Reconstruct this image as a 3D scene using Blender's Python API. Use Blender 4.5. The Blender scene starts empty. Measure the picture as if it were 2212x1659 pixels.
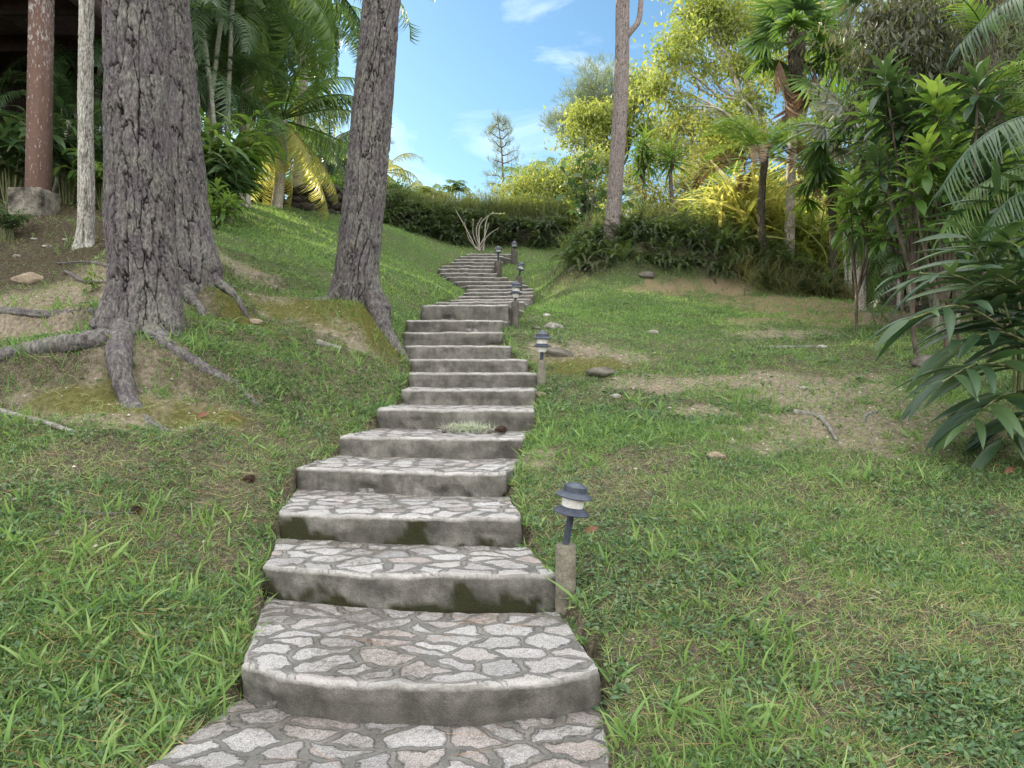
import bpy, math, random
import numpy as np
from mathutils import Vector, Matrix
PI = math.pi
C = bpy.context.scene.collection
scene = bpy.context.scene
rng = np.random.default_rng(7)
random.seed(7)
# ------------------------------------------------------------------ survey of the place: eye point and sight lines
EYE = np.array([0.0, 0.0, 1.51]); F = 1659.0; PITCH = -math.atan(44.5/F)
_cp, _sp = math.cos(PITCH), math.sin(PITCH)
def ray(px, py):
    a = (px-1106)/F; b = (829.5-py)/F
    v = np.array([a, _cp - b*_sp, _sp + b*_cp])
    return v/v[1]
def P(px, py, d):                      # world point on a sight line at distance d along +Y
    return EYE + ray(px, py)*d
# ------------------------------------------------------------------ noise
def _h(ix, iy, s):
    n = (ix.astype(np.int64)*374761393 + iy.astype(np.int64)*668265263 + s*1274126177) & 0xffffffff
    n = ((n ^ (n >> 13))*1274126177) & 0xffffffff
    n = n ^ (n >> 16)
    return (n & 0xffffff)/float(0xffffff)
def vnoise(x, y, s=0):
    x = np.asarray(x, float); y = np.asarray(y, float)
    ix = np.floor(x); iy = np.floor(y); fx = x-ix; fy = y-iy
    fx = fx*fx*(3-2*fx); fy = fy*fy*(3-2*fy)
    a = _h(ix, iy, s); b = _h(ix+1, iy, s); c = _h(ix, iy+1, s); d = _h(ix+1, iy+1, s)
    return (a*(1-fx)+b*fx)*(1-fy) + (c*(1-fx)+d*fx)*fy
def fbm(x, y, s=0, o=4):
    r = 0; amp = .5; t = 0
    for k in range(o):
        r = r + amp*vnoise(x*2**k, y*2**k, s+k*17); t += amp; amp *= .5
    return r/t
def sstep(a, b, x):
    t = np.clip((x-a)/(b-a), 0, 1); return t*t*(3-2*t)
def cells(u, v, per, s=0):             # cellular noise, periodic in u: F1, F2, id of nearest
    iu = np.floor(u); iv = np.floor(v)
    f1 = np.full(u.shape, 9.); f2 = np.full(u.shape, 9.); idr = np.zeros(u.shape)
    for du in (-1, 0, 1):
        for dv in (-1, 0, 1):
            cu = iu+du; cv = iv+dv; cm = np.mod(cu, per)
            px = cu+.1+.8*_h(cm, cv, s); py = cv+.1+.8*_h(cm, cv, s+1)
            d = np.hypot(px-u, py-v)
            near = d < f1
            f2 = np.where(near, f1, np.minimum(f2, d)); idr = np.where(near, _h(cm, cv, s+2), idr); f1 = np.where(near, d, f1)
    return f1, f2, idr
# ------------------------------------------------------------------ mesh collecting
class Geo:
    def __init__(s): s.v = []; s.q = []; s.t = []; s.r = []; s.n = 0
    def add(s, v, q=None, t=None, r=.5):
        v = np.asarray(v, np.float32).reshape(-1, 3)
        s.v.append(v)
        if q is not None and len(q): s.q.append(np.asarray(q, np.int32).reshape(-1, 4)+s.n)
        if t is not None and len(t): s.t.append(np.asarray(t, np.int32).reshape(-1, 3)+s.n)
        r = np.asarray(r, np.float32)
        s.r.append(np.full(len(v), float(r), np.float32) if r.ndim == 0 else r.reshape(-1))
        s.n += len(v)
    def inst(s, tv, tq, pos, rot, scl, rnd):   # template copies: pos (N,3), rot (N,3,3), scl (N,) or (N,3)
        N = len(pos); V = len(tv)
        if N == 0: return
        scl = np.asarray(scl, float)
        if scl.ndim == 1: scl = np.repeat(scl[:, None], 3, 1)
        w = np.einsum('nij,nvj->nvi', rot, tv[None]*scl[:, None, :]) + pos[:, None, :]
        q = (tq[None] + (np.arange(N)*V)[:, None, None]).reshape(-1, 4)
        s.add(w.reshape(-1, 3), q=q, r=np.repeat(rnd, V))
    def mesh(s, name, smooth=True, attrs=None):
        me = bpy.data.meshes.new(name)
        v = np.concatenate(s.v) if s.v else np.zeros((0, 3), np.float32)
        q = np.concatenate(s.q) if s.q else np.zeros((0, 4), np.int32)
        t = np.concatenate(s.t) if s.t else np.zeros((0, 3), np.int32)
        me.vertices.add(len(v)); me.vertices.foreach_set('co', v.reshape(-1).astype(np.float32))
        loops = np.concatenate([q.reshape(-1), t.reshape(-1)]).astype(np.int32)
        me.loops.add(len(loops)); me.loops.foreach_set('vertex_index', loops)
        st = np.concatenate([np.arange(len(q))*4, len(q)*4+np.arange(len(t))*3]).astype(np.int32)
        me.polygons.add(len(st)); me.polygons.foreach_set('loop_start', st)
        if smooth: me.polygons.foreach_set('use_smooth', np.ones(len(st), bool))
        a = me.attributes.new('rnd', 'FLOAT', 'POINT'); a.data.foreach_set('value', np.concatenate(s.r).astype(np.float32))
        for k, val in (attrs or {}).items():
            a = me.attributes.new(k, 'FLOAT', 'POINT'); a.data.foreach_set('value', np.asarray(val, np.float32))
        me.update(calc_edges=True)
        return me
def link(name, me, mat=None, parent=None):
    o = bpy.data.objects.new(name, me); C.objects.link(o)
    if mat is not None and not len(me.materials): me.materials.append(mat)
    if parent is not None: o.parent = parent
    return o
def obj(name, g, mat, parent=None, smooth=True, origin=None, attrs=None):   # ONE mesh object; origin = world place of a top-level thing
    base = None
    if parent is not None: base = np.array(parent.location)
    elif origin is not None: base = np.asarray(origin, float)
    if base is not None: g.v = [v-base.astype(np.float32) for v in g.v]
    o = link(name, g.mesh(name, smooth, attrs), mat, parent)
    if parent is None and base is not None: o.location = base
    return o
def tag(o, label, cat, group=None):
    o['label'] = label; o['category'] = cat
    if group: o['group'] = group
    return o
def thing(name, label, cat, loc, group=None):
    o = bpy.data.objects.new(name, None); C.objects.link(o); o.location = tuple(float(x) for x in loc); o.empty_display_size = .1
    return tag(o, label, cat, group)
def struct(o): o['kind'] = 'structure'; return o
def stuff(o, label=None, cat=None):
    o['kind'] = 'stuff'
    if label: o['label'] = label; o['category'] = cat
    return o
def dup(root, loc, rz=0, scale=1, label=None, group=None):
    r = root.copy(); C.objects.link(r); r.location = loc; r.rotation_euler = (0, 0, rz); r.scale = (scale,)*3
    if label: r['label'] = label
    if group: r['group'] = group
    for ch in list(root.children):
        c = ch.copy(); C.objects.link(c); c.parent = r
        for gch in list(ch.children):
            d = gch.copy(); C.objects.link(d); d.parent = c
    return r
# ------------------------------------------------------------------ shape helpers
def norm(a): 
    a = np.asarray(a, float); return a/np.maximum(np.linalg.norm(a, axis=-1, keepdims=True), 1e-9)
def basis(y, up):                      # columns x, y, z with y along the leaf, z as near to up as can be
    y = norm(y); up = np.broadcast_to(np.asarray(up, float), y.shape)
    x = norm(np.cross(y, up)); z = np.cross(x, y)
    return np.stack([x, y, z], -1)
def tube(g, pts, rad, n=8, r=.5, cap=True):
    pts = np.asarray(pts, float); rad = np.broadcast_to(np.asarray(rad, float), (len(pts),))
    tan = norm(np.gradient(pts, axis=0)); ref = np.array([0, 0, 1.]) if abs(tan[0][2]) < .9 else np.array([1., 0, 0])
    vs = []
    for p, t, rr in zip(pts, tan, rad):
        a = norm(np.cross(t, ref)); b = np.cross(a, t); ref = b
        th = np.linspace(0, 2*PI, n, endpoint=False)
        vs.append(p + rr*(np.cos(th)[:, None]*a + np.sin(th)[:, None]*b))
    v = np.concatenate(vs); m = len(pts)
    i = np.arange(m-1)[:, None]*n; j = np.arange(n)[None]; k = (j+1) % n
    q = np.stack([i+j, i+n+j, i+n+k, i+k], -1).reshape(-1, 4)
    tt = []
    if cap:
        v = np.concatenate([v, pts[-1:]]); c = m*n; b0 = (m-1)*n
        tt = [[b0+x, c, b0+(x+1) % n] for x in range(n)]
    g.add(v, q=q, t=tt, r=r)
def smooth_path(pts, n=20):
    pts = np.asarray(pts, float)
    t = np.concatenate([[0], np.cumsum(np.linalg.norm(np.diff(pts, axis=0), axis=1))]); t /= t[-1]
    out = []; m = len(pts)
    tg = np.gradient(pts, t, axis=0) if m > 2 else np.repeat((pts[1]-pts[0])[None], 2, 0)
    for u in np.linspace(0, 1, n):
        k = min(max(np.searchsorted(t, u, 'right')-1, 0), m-2); h = t[k+1]-t[k]; s = (u-t[k])/h
        out.append((2*s**3-3*s*s+1)*pts[k] + (s**3-2*s*s+s)*h*tg[k] + (-2*s**3+3*s*s)*pts[k+1] + (s**3-s*s)*h*tg[k+1])
    return np.array(out)
def box(g, c, s, rot=None, r=.5):
    v = np.array([[x, y, z] for x in (-.5, .5) for y in (-.5, .5) for z in (-.5, .5)])*np.asarray(s, float)
    if rot is not None: v = v @ np.asarray(rot).T
    g.add(v+np.asarray(c, float), q=[[0, 1, 3, 2], [4, 6, 7, 5], [0, 4, 5, 1], [2, 3, 7, 6], [0, 2, 6, 4], [1, 5, 7, 3]], r=r)
def lathe(g, prof, n=24, rot=None, loc=(0, 0, 0), r=.5, crease=False):
    th = np.linspace(0, 2*PI, n, endpoint=False); prof = np.asarray(prof, float)
    segs = [prof[k:k+2] for k in range(len(prof)-1)] if crease else [prof]      # creased: every band keeps its own edge rings
    for pr in segs:
        m = len(pr)
        v = np.stack([pr[:, 0:1]*np.cos(th), pr[:, 0:1]*np.sin(th), np.repeat(pr[:, 1:2], n, 1)], -1).reshape(-1, 3)
        if rot is not None: v = v @ np.asarray(rot).T
        i = np.arange(m-1)[:, None]*n; j = np.arange(n)[None]; k = (j+1) % n
        g.add(v+np.asarray(loc, float), q=np.stack([i+j, i+k, i+n+k, i+n+j], -1).reshape(-1, 4), r=r)
def rock(g, c, size, seed=0, n=14, r=.5, rough=.35):
    u = np.linspace(0, PI, n)[:, None]; w = np.linspace(0, 2*PI, n*2, endpoint=False)[None]
    d = np.stack([np.sin(u)*np.cos(w), np.sin(u)*np.sin(w), np.cos(u)*np.ones_like(w)], -1)
    k = 1 + rough*(fbm(d[..., 0]*1.7+seed*3.1+d[..., 2]*2.1, d[..., 1]*1.7+seed-d[..., 2]*1.3, seed)-.5)*2
    # planed faces
    rs = np.random.default_rng(seed)
    pl = norm(rs.normal(size=(9, 3)))
    for a in pl:
        h = d @ a * k; lim = .72+.12*rs.random()
        k = np.where(h > lim, k*lim/np.maximum(h, 1e-6), k)
    k = k + .05*(fbm(d[..., 0]*7+seed, d[..., 1]*7+d[..., 2]*6, seed+5)-.5)
    v = (d*k[..., None]*np.asarray(size, float)*.5).reshape(-1, 3)
    a = rs.random()*6; ca, sa = math.cos(a), math.sin(a)
    m = n*2
    i = np.arange(n-1)[:, None]*m; j = np.arange(m)[None]; kk = (j+1) % m
    g.add(v+np.asarray(c, float), q=np.stack([i+j, i+m+j, i+m+kk, i+kk], -1).reshape(-1, 4), r=r)
def leaf_t(nseg=4, w=.22, peak=.42, fold=.25, droop=.25, tip=0.0):      # leaf along +Y, length 1
    v = []; 
    for k in range(nseg+1):
        t = k/nseg
        ww = w*.5*max(tip if k == nseg else 0, math.sin(PI*(t**(math.log(.5)/math.log(peak))))**.8) if 0 < t < 1 else (.012 if t == 0 else max(.002, tip*w*.5))
        z = -droop*t*t; y = t*(1-.25*droop*t)
        v += [[-ww, y, z+fold*ww], [0, y, z], [ww, y, z+fold*ww]]
    q = []
    for k in range(nseg):
        a = k*3; q += [[a, a+1, a+4, a+3], [a+1, a+2, a+5, a+4]]
    return np.array(v, float), np.array(q)
def strip_t(nseg=3, w=.06, droop=.5, tw=0):                              # plain blade (two columns)
    v = []; q = []
    for k in range(nseg+1):
        t = k/nseg; ww = w*.5*(1-t**2.2)+.001; a = tw*t
        y = t*(1-.4*droop*t); z = -droop*t*t
        v += [[-ww*math.cos(a), y, z-ww*math.sin(a)], [ww*math.cos(a), y, z+ww*math.sin(a)]]
        if k: q.append([2*k-2, 2*k-1, 2*k+1, 2*k])
    return np.array(v, float), np.array(q)
def rand_dirs(n, up=0.0, rg=rng):
    d = rg.normal(size=(n, 3)); d = norm(d); d[:, 2] += up; return norm(d)
# ------------------------------------------------------------------ materials
def NT(m): m.use_nodes = True; nt = m.node_tree; nt.nodes.clear(); return nt
def N_(nt, t, **kw):
    n = nt.nodes.new(t)
    for k, v in kw.items():
        if k.startswith('i_'):
            key = k[2:]; key = int(key) if key.isdigit() else key.replace('_', ' ')
            n.inputs[key].default_value = v
        else: setattr(n, k, v)
    return n
def ramp(nt, fac, stops):
    n = nt.nodes.new('ShaderNodeValToRGB'); e = n.color_ramp.elements
    while len(e) > 1: e.remove(e[-1])
    for k, (p, c) in enumerate(stops):
        if isinstance(c, (int, float)): c = (c, c, c)
        x = e[0] if k == 0 else e.new(p)
        x.position = p; x.color = (*c[:3], 1)
    if fac is not None: nt.links.new(fac, n.inputs[0])
    return n.outputs[0]
def mixc(nt, f, a, b, mode='MIX'):
    n = nt.nodes.new('ShaderNodeMix'); n.data_type = 'RGBA'; n.blend_type = mode
    for s, x in ((0, f), (6, a), (7, b)):
        if isinstance(x, (int, float)): n.inputs[s].default_value = x
        elif isinstance(x, tuple): n.inputs[s].default_value = (*x[:3], 1)
        else: nt.links.new(x, n.inputs[s])
    return n.outputs[2]
def mathn(nt, op, a, b=0, clamp=False):
    n = nt.nodes.new('ShaderNodeMath'); n.operation = op; n.use_clamp = clamp
    for k, x in enumerate((a, b)):
        if isinstance(x, (int, float)): n.inputs[k].default_value = x
        else: nt.links.new(x, n.inputs[k])
    return n.outputs[0]
def noise(nt, scale, detail=4, rough=.55, vec=None, dist=0):
    n = N_(nt, 'ShaderNodeTexNoise'); n.inputs['Scale'].default_value = scale; n.inputs['Detail'].default_value = detail; n.inputs['Roughness'].default_value = rough; n.inputs['Distortion'].default_value = dist
    nt.links.new(vec if vec is not None else N_(nt, 'ShaderNodeNewGeometry').outputs['Position'], n.inputs['Vector'])
    return n
def attr(nt, name): return N_(nt, 'ShaderNodeAttribute', attribute_name=name).outputs['Fac']
def finish(nt, col, rough=.9, spec=.2, bump=None, bstr=.3, bdist=.01, trans=None, tcol=None):
    p = nt.nodes.new('ShaderNodeBsdfPrincipled'); out = nt.nodes.new('ShaderNodeOutputMaterial')
    for k, x in (('Base Color', col), ('Roughness', rough)):
        if isinstance(x, tuple): p.inputs[k].default_value = (*x[:3], 1)
        elif isinstance(x, (int, float)): p.inputs[k].default_value = x
        else: nt.links.new(x, p.inputs[k])
    p.inputs['Specular IOR Level'].default_value = spec
    if bump is not None:
        b = nt.nodes.new('ShaderNodeBump'); b.inputs['Strength'].default_value = bstr; b.inputs['Distance'].default_value = bdist
        nt.links.new(bump, b.inputs['Height']); nt.links.new(b.outputs[0], p.inputs['Normal'])
    if trans:
        t = nt.nodes.new('ShaderNodeBsdfTranslucent'); m = nt.nodes.new('ShaderNodeMixShader'); m.inputs[0].default_value = trans
        if tcol is None: tcol = col
        if isinstance(tcol, tuple): t.inputs[0].default_value = (*tcol, 1)
        else: nt.links.new(tcol, t.inputs[0])
        nt.links.new(p.outputs[0], m.inputs[1]); nt.links.new(t.outputs[0], m.inputs[2]); nt.links.new(m.outputs[0], out.inputs[0])
    else: nt.links.new(p.outputs[0], out.inputs[0])
def leafmat(name, stops, trans=.35, rough=.45, spec=.3, tboost=1.6, tint=(1.08, 1.05, .66), nscale=1.3):
    m = bpy.data.materials.new(name); nt = NT(m)
    a = attr(nt, 'rnd')
    nz = noise(nt, nscale, 3)
    f = mathn(nt, 'ADD', mathn(nt, 'MULTIPLY', a, .7), mathn(nt, 'MULTIPLY', nz.outputs[0], .36), True)
    col = ramp(nt, f, stops)
    tc = mixc(nt, 1.0, col, (tint[0]*tboost, tint[1]*tboost, tint[2]*tboost), 'MULTIPLY')
    finish(nt, col, rough, spec, trans=trans, tcol=tc)
    return m
def barkmat(name, groove, mid, light, lichen=(.25, .27, .2), scale=1.0, lich=.5):
    m = bpy.data.materials.new(name); nt = NT(m)
    h = attr(nt, 'h'); r = attr(nt, 'rnd')
    mpb = N_(nt, 'ShaderNodeMapping'); mpb.inputs['Scale'].default_value = (1, 1, .38); nt.links.new(N_(nt, 'ShaderNodeNewGeometry').outputs['Position'], mpb.inputs[0])
    n1 = noise(nt, 11*scale, 6, .65, mpb.outputs[0]); n2 = noise(nt, 42*scale, 6, .68, mpb.outputs[0], .4); n3 = noise(nt, 3.2*scale, 5, .65)
    base = mixc(nt, n1.outputs[0], mid, light)
    base = mixc(nt, mathn(nt, 'MULTIPLY', r, .45), base, mixc(nt, .5, light, (light[0]*1.1, light[1]*.98, light[2]*.95)))
    lm = ramp(nt, mathn(nt, 'ADD', mathn(nt, 'MULTIPLY', n3.outputs[0], .7), mathn(nt, 'MULTIPLY', n2.outputs[0], .4)), [(.5, 0), (.66, lich)])
    base = mixc(nt, lm, base, lichen)
    col = mixc(nt, ramp(nt, h, [(.0, 1), (.35, 0)]), base, groove)
    col = mixc(nt, 1.0, col, ramp(nt, n2.outputs[0], [(.34, .45), (.5, .95), (.66, 1.5)]), 'MULTIPLY')
    finish(nt, col, .92, .12, bump=mathn(nt, 'ADD', n2.outputs[0], mathn(nt, 'MULTIPLY', n1.outputs[0], 1.5)), bstr=.8, bdist=.012)
    return m
def plain(name, a, b, scale=6, rough=.8, spec=.2, bstr=.3, bdist=.006, bscale=None, detail=5):
    m = bpy.data.materials.new(name); nt = NT(m)
    n = noise(nt, scale, detail, .6); n2 = noise(nt, bscale or scale*8, 5, .65)
    col = mixc(nt, ramp(nt, n.outputs[0], [(.32, 0), (.68, 1)]), a, b)
    col = mixc(nt, 1.0, col, ramp(nt, n2.outputs[0], [(.3, .7), (.7, 1.25)]), 'MULTIPLY')
    finish(nt, col, rough, spec, bump=n2.outputs[0], bstr=bstr, bdist=bdist)
    return m
# ------------------------------------------------------------------ the stairs as surveyed: left, right and middle of each front edge, height, distance
ST = [ # xl, dl, xr, dr, bow(+towards viewer), z
 (522, 3.42, 1297, 3.36, .22, .165), (572, 4.42, 1197, 4.24, .10, .345), (600, 5.10, 1127, 4.93, .06, .52), (643, 6.05, 1092, 5.76, .05, .69),
 (735, 6.86, 1124, 6.66, .05, .86), (815, 7.66, 1150, 7.46, .03, 1.06), (867, 8.36, 1155, 8.22, .02, 1.23), (887, 8.96, 1157, 8.84, .02, 1.40),
 (893, 9.55, 1137, 9.42, .02, 1.56), (875, 10.10, 1103, 10.0, .02, 1.74), (872, 10.6, 1085, 10.5, .02, 1.94), (880, 11.1, 1083, 11.0, .02, 2.13),
 (914, 11.7, 1095, 11.5, .03, 2.39), (942, 13.1, 1131, 12.9, .03, 2.55), (973, 14.5, 1145, 14.3, .03, 2.71), (992, 15.8, 1150, 15.5, .03, 2.88),
 (1004, 16.8, 1151, 16.5, .03, 3.05), (1009, 17.7, 1150, 17.5, .03, 3.21), (1008, 18.5, 1142, 18.4, .03, 3.38), (990, 19.1, 1130, 19.1, .03, 3.54),
 (972, 19.6, 1095, 19.7, .03, 3.71), (953, 20.1, 1073, 20.2, .03, 3.87), (946, 20.6, 1065, 20.7, .03, 4.04), (954, 21.2, 1067, 21.3, .03, 4.20),
 (974, 21.8, 1070, 21.8, .03, 4.37), (984, 22.4, 1077, 22.4, .03, 4.53), (994, 23.0, 1087, 23.0, .03, 4.70), (1010, 23.6, 1105, 23.6, .03, 4.86),
]
STEPS = []
for xl, dl, xr, dr, bow, z in ST:
    L = np.array([(xl-1106)/F*dl, dl]); R = np.array([(xr-1106)/F*dr, dr])
    STEPS.append((L, R, bow, z))
_L, _R = STEPS[-1][0], STEPS[-1][1]
STEPS.append((_L+np.array([.25, 1.3]), _R+np.array([.25, 1.3]), .02, 5.0))
# landing quad (flagged path at the foot)
LAND = [np.array([-1.82, 1.2]), np.array([.36, 1.2]), np.array([.37, 3.62]), np.array([-1.15, 3.62]), ]
# ------------------------------------------------------------------ terrain: thin-plate surface through surveyed spots
CT = []
def cp(px, py, d): CT.append(P(px, py, d))
for a in [(100, 1659, 2.8), (0, 1400, 3.3), (300, 1400, 3.5), (450, 1330, 3.9), (0, 1150, 4.2), (300, 1100, 4.9), (500, 1050, 5.4), (0, 920, 5.8), (300, 850, 6.3), (560, 920, 6.6), (700, 860, 7.8),
          (310, 712, 7.0), (60, 800, 6.5), (60, 700, 7.9), (60, 600, 9.4), (70, 470, 11.), (185, 525, 10.), (415, 560, 9.4), (250, 560, 9.3), (600, 700, 9.2), (500, 620, 9.6), (780, 645, 9.8), (720, 740, 9.0), (800, 760, 9.2), (855, 690, 10.4),
          (520, 520, 12.5), (470, 480, 14), (560, 455, 17.5), (600, 448, 20), (700, 478, 20), (740, 520, 17), (850, 500, 22), (850, 590, 14), (900, 620, 13.4), (960, 560, 21.8), (940, 530, 24), (1030, 546, 25),
          (1120, 548, 25), (1200, 566, 23), (1160, 590, 20), (1200, 610, 17.5), (1250, 640, 15.5), (1190, 690, 12.4), (1130, 722, 11.4), (1112, 720, 11.), (1130, 790, 9.6), (1170, 845, 8.5), (1180, 900, 7.6), (1150, 970, 6.6), (1130, 1080, 5.5), (1150, 1180, 4.7), (1222, 1285, 4.12),
          (1330, 1420, 3.5), (1310, 1560, 3.1), (1700, 1659, 2.75), (2212, 1659, 2.7), (1700, 1400, 3.45), (2212, 1350, 3.6), (1500, 1100, 5.0), (2000, 1150, 4.7), (1700, 930, 6.8), (2100, 950, 6.2), (1450, 850, 8.3), (1700, 800, 9.3), (1300, 700, 13),
          (2000, 740, 11.2), (2200, 800, 8.6), (1850, 660, 15), (1600, 642, 16), (1400, 612, 16.4), (1300, 608, 16.6), (1960, 665, 17), (2150, 690, 15), (1230, 560, 22), (1700, 600, 22), (2000, 610, 24)]:
    cp(*a)
for k, (L, R, bow, z) in enumerate(STEPS[:-1]):
    wl = norm(L-R)
    if k in (0, 1, 2, 4, 6, 8, 10): CT.append(np.array([*(L+wl*.3), z-.06]))
    elif k > 10 and k % 2: CT.append(np.array([*(L+wl*.35), z+.02]))
    if k > 12 and k % 2: CT.append(np.array([*(R-wl*.45), z-.22]))
for a in [(-40, 10, 4.5), (-40, 40, 6.5), (0, 50, 7.2), (-15, 32, 6.8), (0, 31, 7.0), (4, 30, 6.6), (10, 32, 5.2), (40, 45, 5.5), (40, 8, 1.2), (-20, -6, .6), (20, -6, -.4), (0, -8, -.9), (-12, 22, 5.6), (-2, 28.5, 6.9), (2, 28.5, 6.7), (18, 20, 3.2), (14, 10, 1.6), (-14, 4, 2.6), (-12, 13, 4.1)]:
    CT.append(np.array(a, float))
CT = np.array(CT)
def _k(r2): return .5*r2*np.log(r2+1e-9)
_A = CT[:, :2]; _n = len(_A)
_K = _k(((_A[:, None]-_A[None])**2).sum(-1)) + np.eye(_n)*.06
_Pm = np.concatenate([np.ones((_n, 1)), _A], 1)
_sol = np.linalg.solve(np.block([[_K, _Pm], [_Pm.T, np.zeros((3, 3))]]), np.concatenate([CT[:, 2], np.zeros(3)]))
def tps(x, y):
    x = np.asarray(x, float); sh = x.shape; x = x.reshape(-1); y = np.asarray(y, float).reshape(-1)
    out = np.empty(len(x))
    for s in range(0, len(x), 40000):
        q = np.stack([x[s:s+40000], y[s:s+40000]], 1)
        r2 = ((q[:, None]-_A[None])**2).sum(-1)
        out[s:s+40000] = _k(r2) @ _sol[:_n] + _sol[_n] + q @ _sol[_n+1:]
    return out.reshape(sh)
def in_quad(x, y, q, grow=0.0):
    c = sum(q)/len(q); ins = np.ones(np.shape(x), bool)
    qq = [c+(p-c)*(1+grow/np.linalg.norm(p-c)) for p in q]
    ar = sum(qq[k][0]*qq[(k+1) % len(qq)][1]-qq[(k+1) % len(qq)][0]*qq[k][1] for k in range(len(qq)))
    sg = 1 if ar > 0 else -1
    for k in range(len(qq)):
        a, b = qq[k], qq[(k+1) % len(qq)]
        ins &= sg*((b[0]-a[0])*(y-a[1])-(b[1]-a[1])*(x-a[0])) >= 0
    return ins
QUADS = []
for k in range(len(STEPS)-1):
    L, R, bow, z = STEPS[k]; L2, R2 = STEPS[k+1][:2]
    m = (L+R)/2; fd = norm(np.array([-(R-L)[1], (R-L)[0]])); fd = fd if fd[1] < 0 else -fd
    QUADS.append(([L, m+fd*bow, R, R2, L2], z))
def on_stone(x, y, grow=0.0):
    r = np.zeros(np.shape(x), bool)
    for q, z in QUADS: r |= in_quad(x, y, q, grow)
    return r | in_quad(x, y, LAND, grow)
LEDGES = []
for pts, drop, run in ([[(-160, 800, 6.5), (0, 775, 6.6), (100, 757, 6.65), (210, 742, 6.65), (300, 748, 6.7), (420, 752, 6.8), (520, 762, 6.9)], .20, 1.1], [[(-160, 632, 8.3), (0, 640, 8.2), (100, 650, 8.0), (240, 668, 7.6)], .17, .7], [[(380, 566, 9.2), (440, 575, 9.0), (500, 590, 8.9), (570, 612, 9.0)], .22, .8]):
    LEDGES.append((np.array([P(*q)[:2] for q in pts]), drop, run))
def height(x, y):
    x = np.asarray(x, float); y = np.asarray(y, float)
    rr = np.hypot(x, y-15); w = sstep(35, 60, rr)
    xc = np.clip(x, -45, 45); yc = np.clip(y, -20, 55)
    z = tps(xc, yc)
    z = z*(1-w) + w*(2.5-sstep(60, 300, rr)*6)
    # worn ledges and lumps
    z = z + (fbm(x*.9, y*.9, 3)-.5)*.16 + (fbm(x*3.1, y*3.1, 9)-.5)*.07 + (fbm(x*9, y*9, 12)-.5)*.03
    lw = sstep(-1.2, -3.0, x)*sstep(5, 6.5, y)*sstep(13.5, 11, y)        # eroded bank under the pines
    st = z*2.6+fbm(x*.7, y*.7, 31)*1.6; fr = st-np.floor(st)
    z = z + lw*((sstep(.42, .68, fr)-fr)/2.6)*.25
    for pl, drop, run in LEDGES:
        yl = np.interp(x, pl[:, 0], pl[:, 1])+(fbm(x*3, x*0+.5, 77)-.5)*.12; sdist = yl-y
        endw = sstep(pl[0, 0], pl[0, 0]+.3, x)*sstep(pl[-1, 0], pl[-1, 0]-.35, x)
        z = z - endw*drop*sstep(-.02, .10, sdist)*(1-sstep(.25, run, sdist)) + endw*.05*np.exp(-((sdist+.12)/.15)**2)
    # earth bank under the ferns
    bx = np.exp(-((x-3.9)/2.6)**4)*np.exp(-((y-18.2)/1.7)**4)
    z = z + bx*(.75+.25*fbm(x*1.3, y*1.3, 41))
    cy_ = np.array([(a[0][1]+a[1][1])/2 for a in STEPS]); lx = np.interp(y, np.array([a[0][1] for a in STEPS]), np.array([a[0][0] for a in STEPS])); rx = np.interp(y, np.array([a[1][1] for a in STEPS]), np.array([a[1][0] for a in STEPS]))
    zt_ = np.interp(y, cy_, np.array([a[3] for a in STEPS])); dl = np.maximum(np.maximum(lx-x, x-rx), 0)
    inb = (y > 2.0) & (y < 25)
    z = np.where(inb, np.minimum(z, zt_-.06+np.interp(y, [3, 6.5, 8.5, 10], [.62, .7, 1.2, 1.6])*dl+.08*(fbm(x*2, y*2, 66)-.3)), z)
    for q, zt in QUADS:
        m = in_quad(x, y, q, -.07); z = np.where(m, np.minimum(z, zt-.16), z)
        m = in_quad(x, y, q, .06); z = np.where(m, np.minimum(z, zt-.03), z)
    m = in_quad(x, y, LAND, -.03); z = np.where(m, np.minimum(z, -.06), z)
    m = in_quad(x, y, LAND, .10); z = np.where(m, np.minimum(z, -.012), z)
    return z
def hz(x, y): return float(height(np.array([x]), np.array([y]))[0])
def gp(px, py, d0=2.4, d1=40):
    ds = np.concatenate([np.linspace(d0, 12, 500), np.linspace(12, d1, 600)]); ds = ds[(ds >= d0) & (ds <= d1)]
    r = ray(px, py); pts = EYE[None]+r[None]*ds[:, None]
    below = pts[:, 2] < height(pts[:, 0], pts[:, 1])
    k = int(np.argmax(below)) if below.any() else len(ds)-1
    p = pts[k].copy(); p[2] = hz(p[0], p[1]); return p
# ground cover maps (0..1): bare earth, straw, moss, grass
def blob(x, y, c, rx, ry, s=0):
    k = ((x-c[0])/rx)**2+((y-c[1])/ry)**2
    return sstep(1.35, .2, k+(fbm(x*1.6, y*1.6, s)-.5)*1.6+(fbm(x*7, y*7, s+1)-.5)*1.9)*.85
BARE = [(gp(1760, 850), 1.0, .9), (gp(1560, 832), 1.3, .45), (gp(1880, 930), 1.3, .75), (gp(1700, 960), .6, .4), (gp(60, 680), 1.3, 1.0), (gp(150, 620), 1.4, .9), (gp(2150, 900), .8, .9), (gp(1500, 890), .35, .25), (gp(2000, 690), 1.3, .8),
        (gp(730, 705), .5, .25), (gp(600, 655), .6, .25), (gp(480, 560), .9, .4), (gp(250, 880), .9, .4), (gp(1270, 765), 1.0, .6), (gp(1050, 1000), .2, .2), (gp(1140, 990), .22, .3), (gp(1700, 720), .8, .5)]
STRAW = [(gp(1450, 630), .9, .4), (gp(1700, 660), 1.5, 1.0), (gp(1640, 690), .9, .5), (gp(1570, 625), .6, .3), (gp(1800, 690), .9, .8)]
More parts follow.
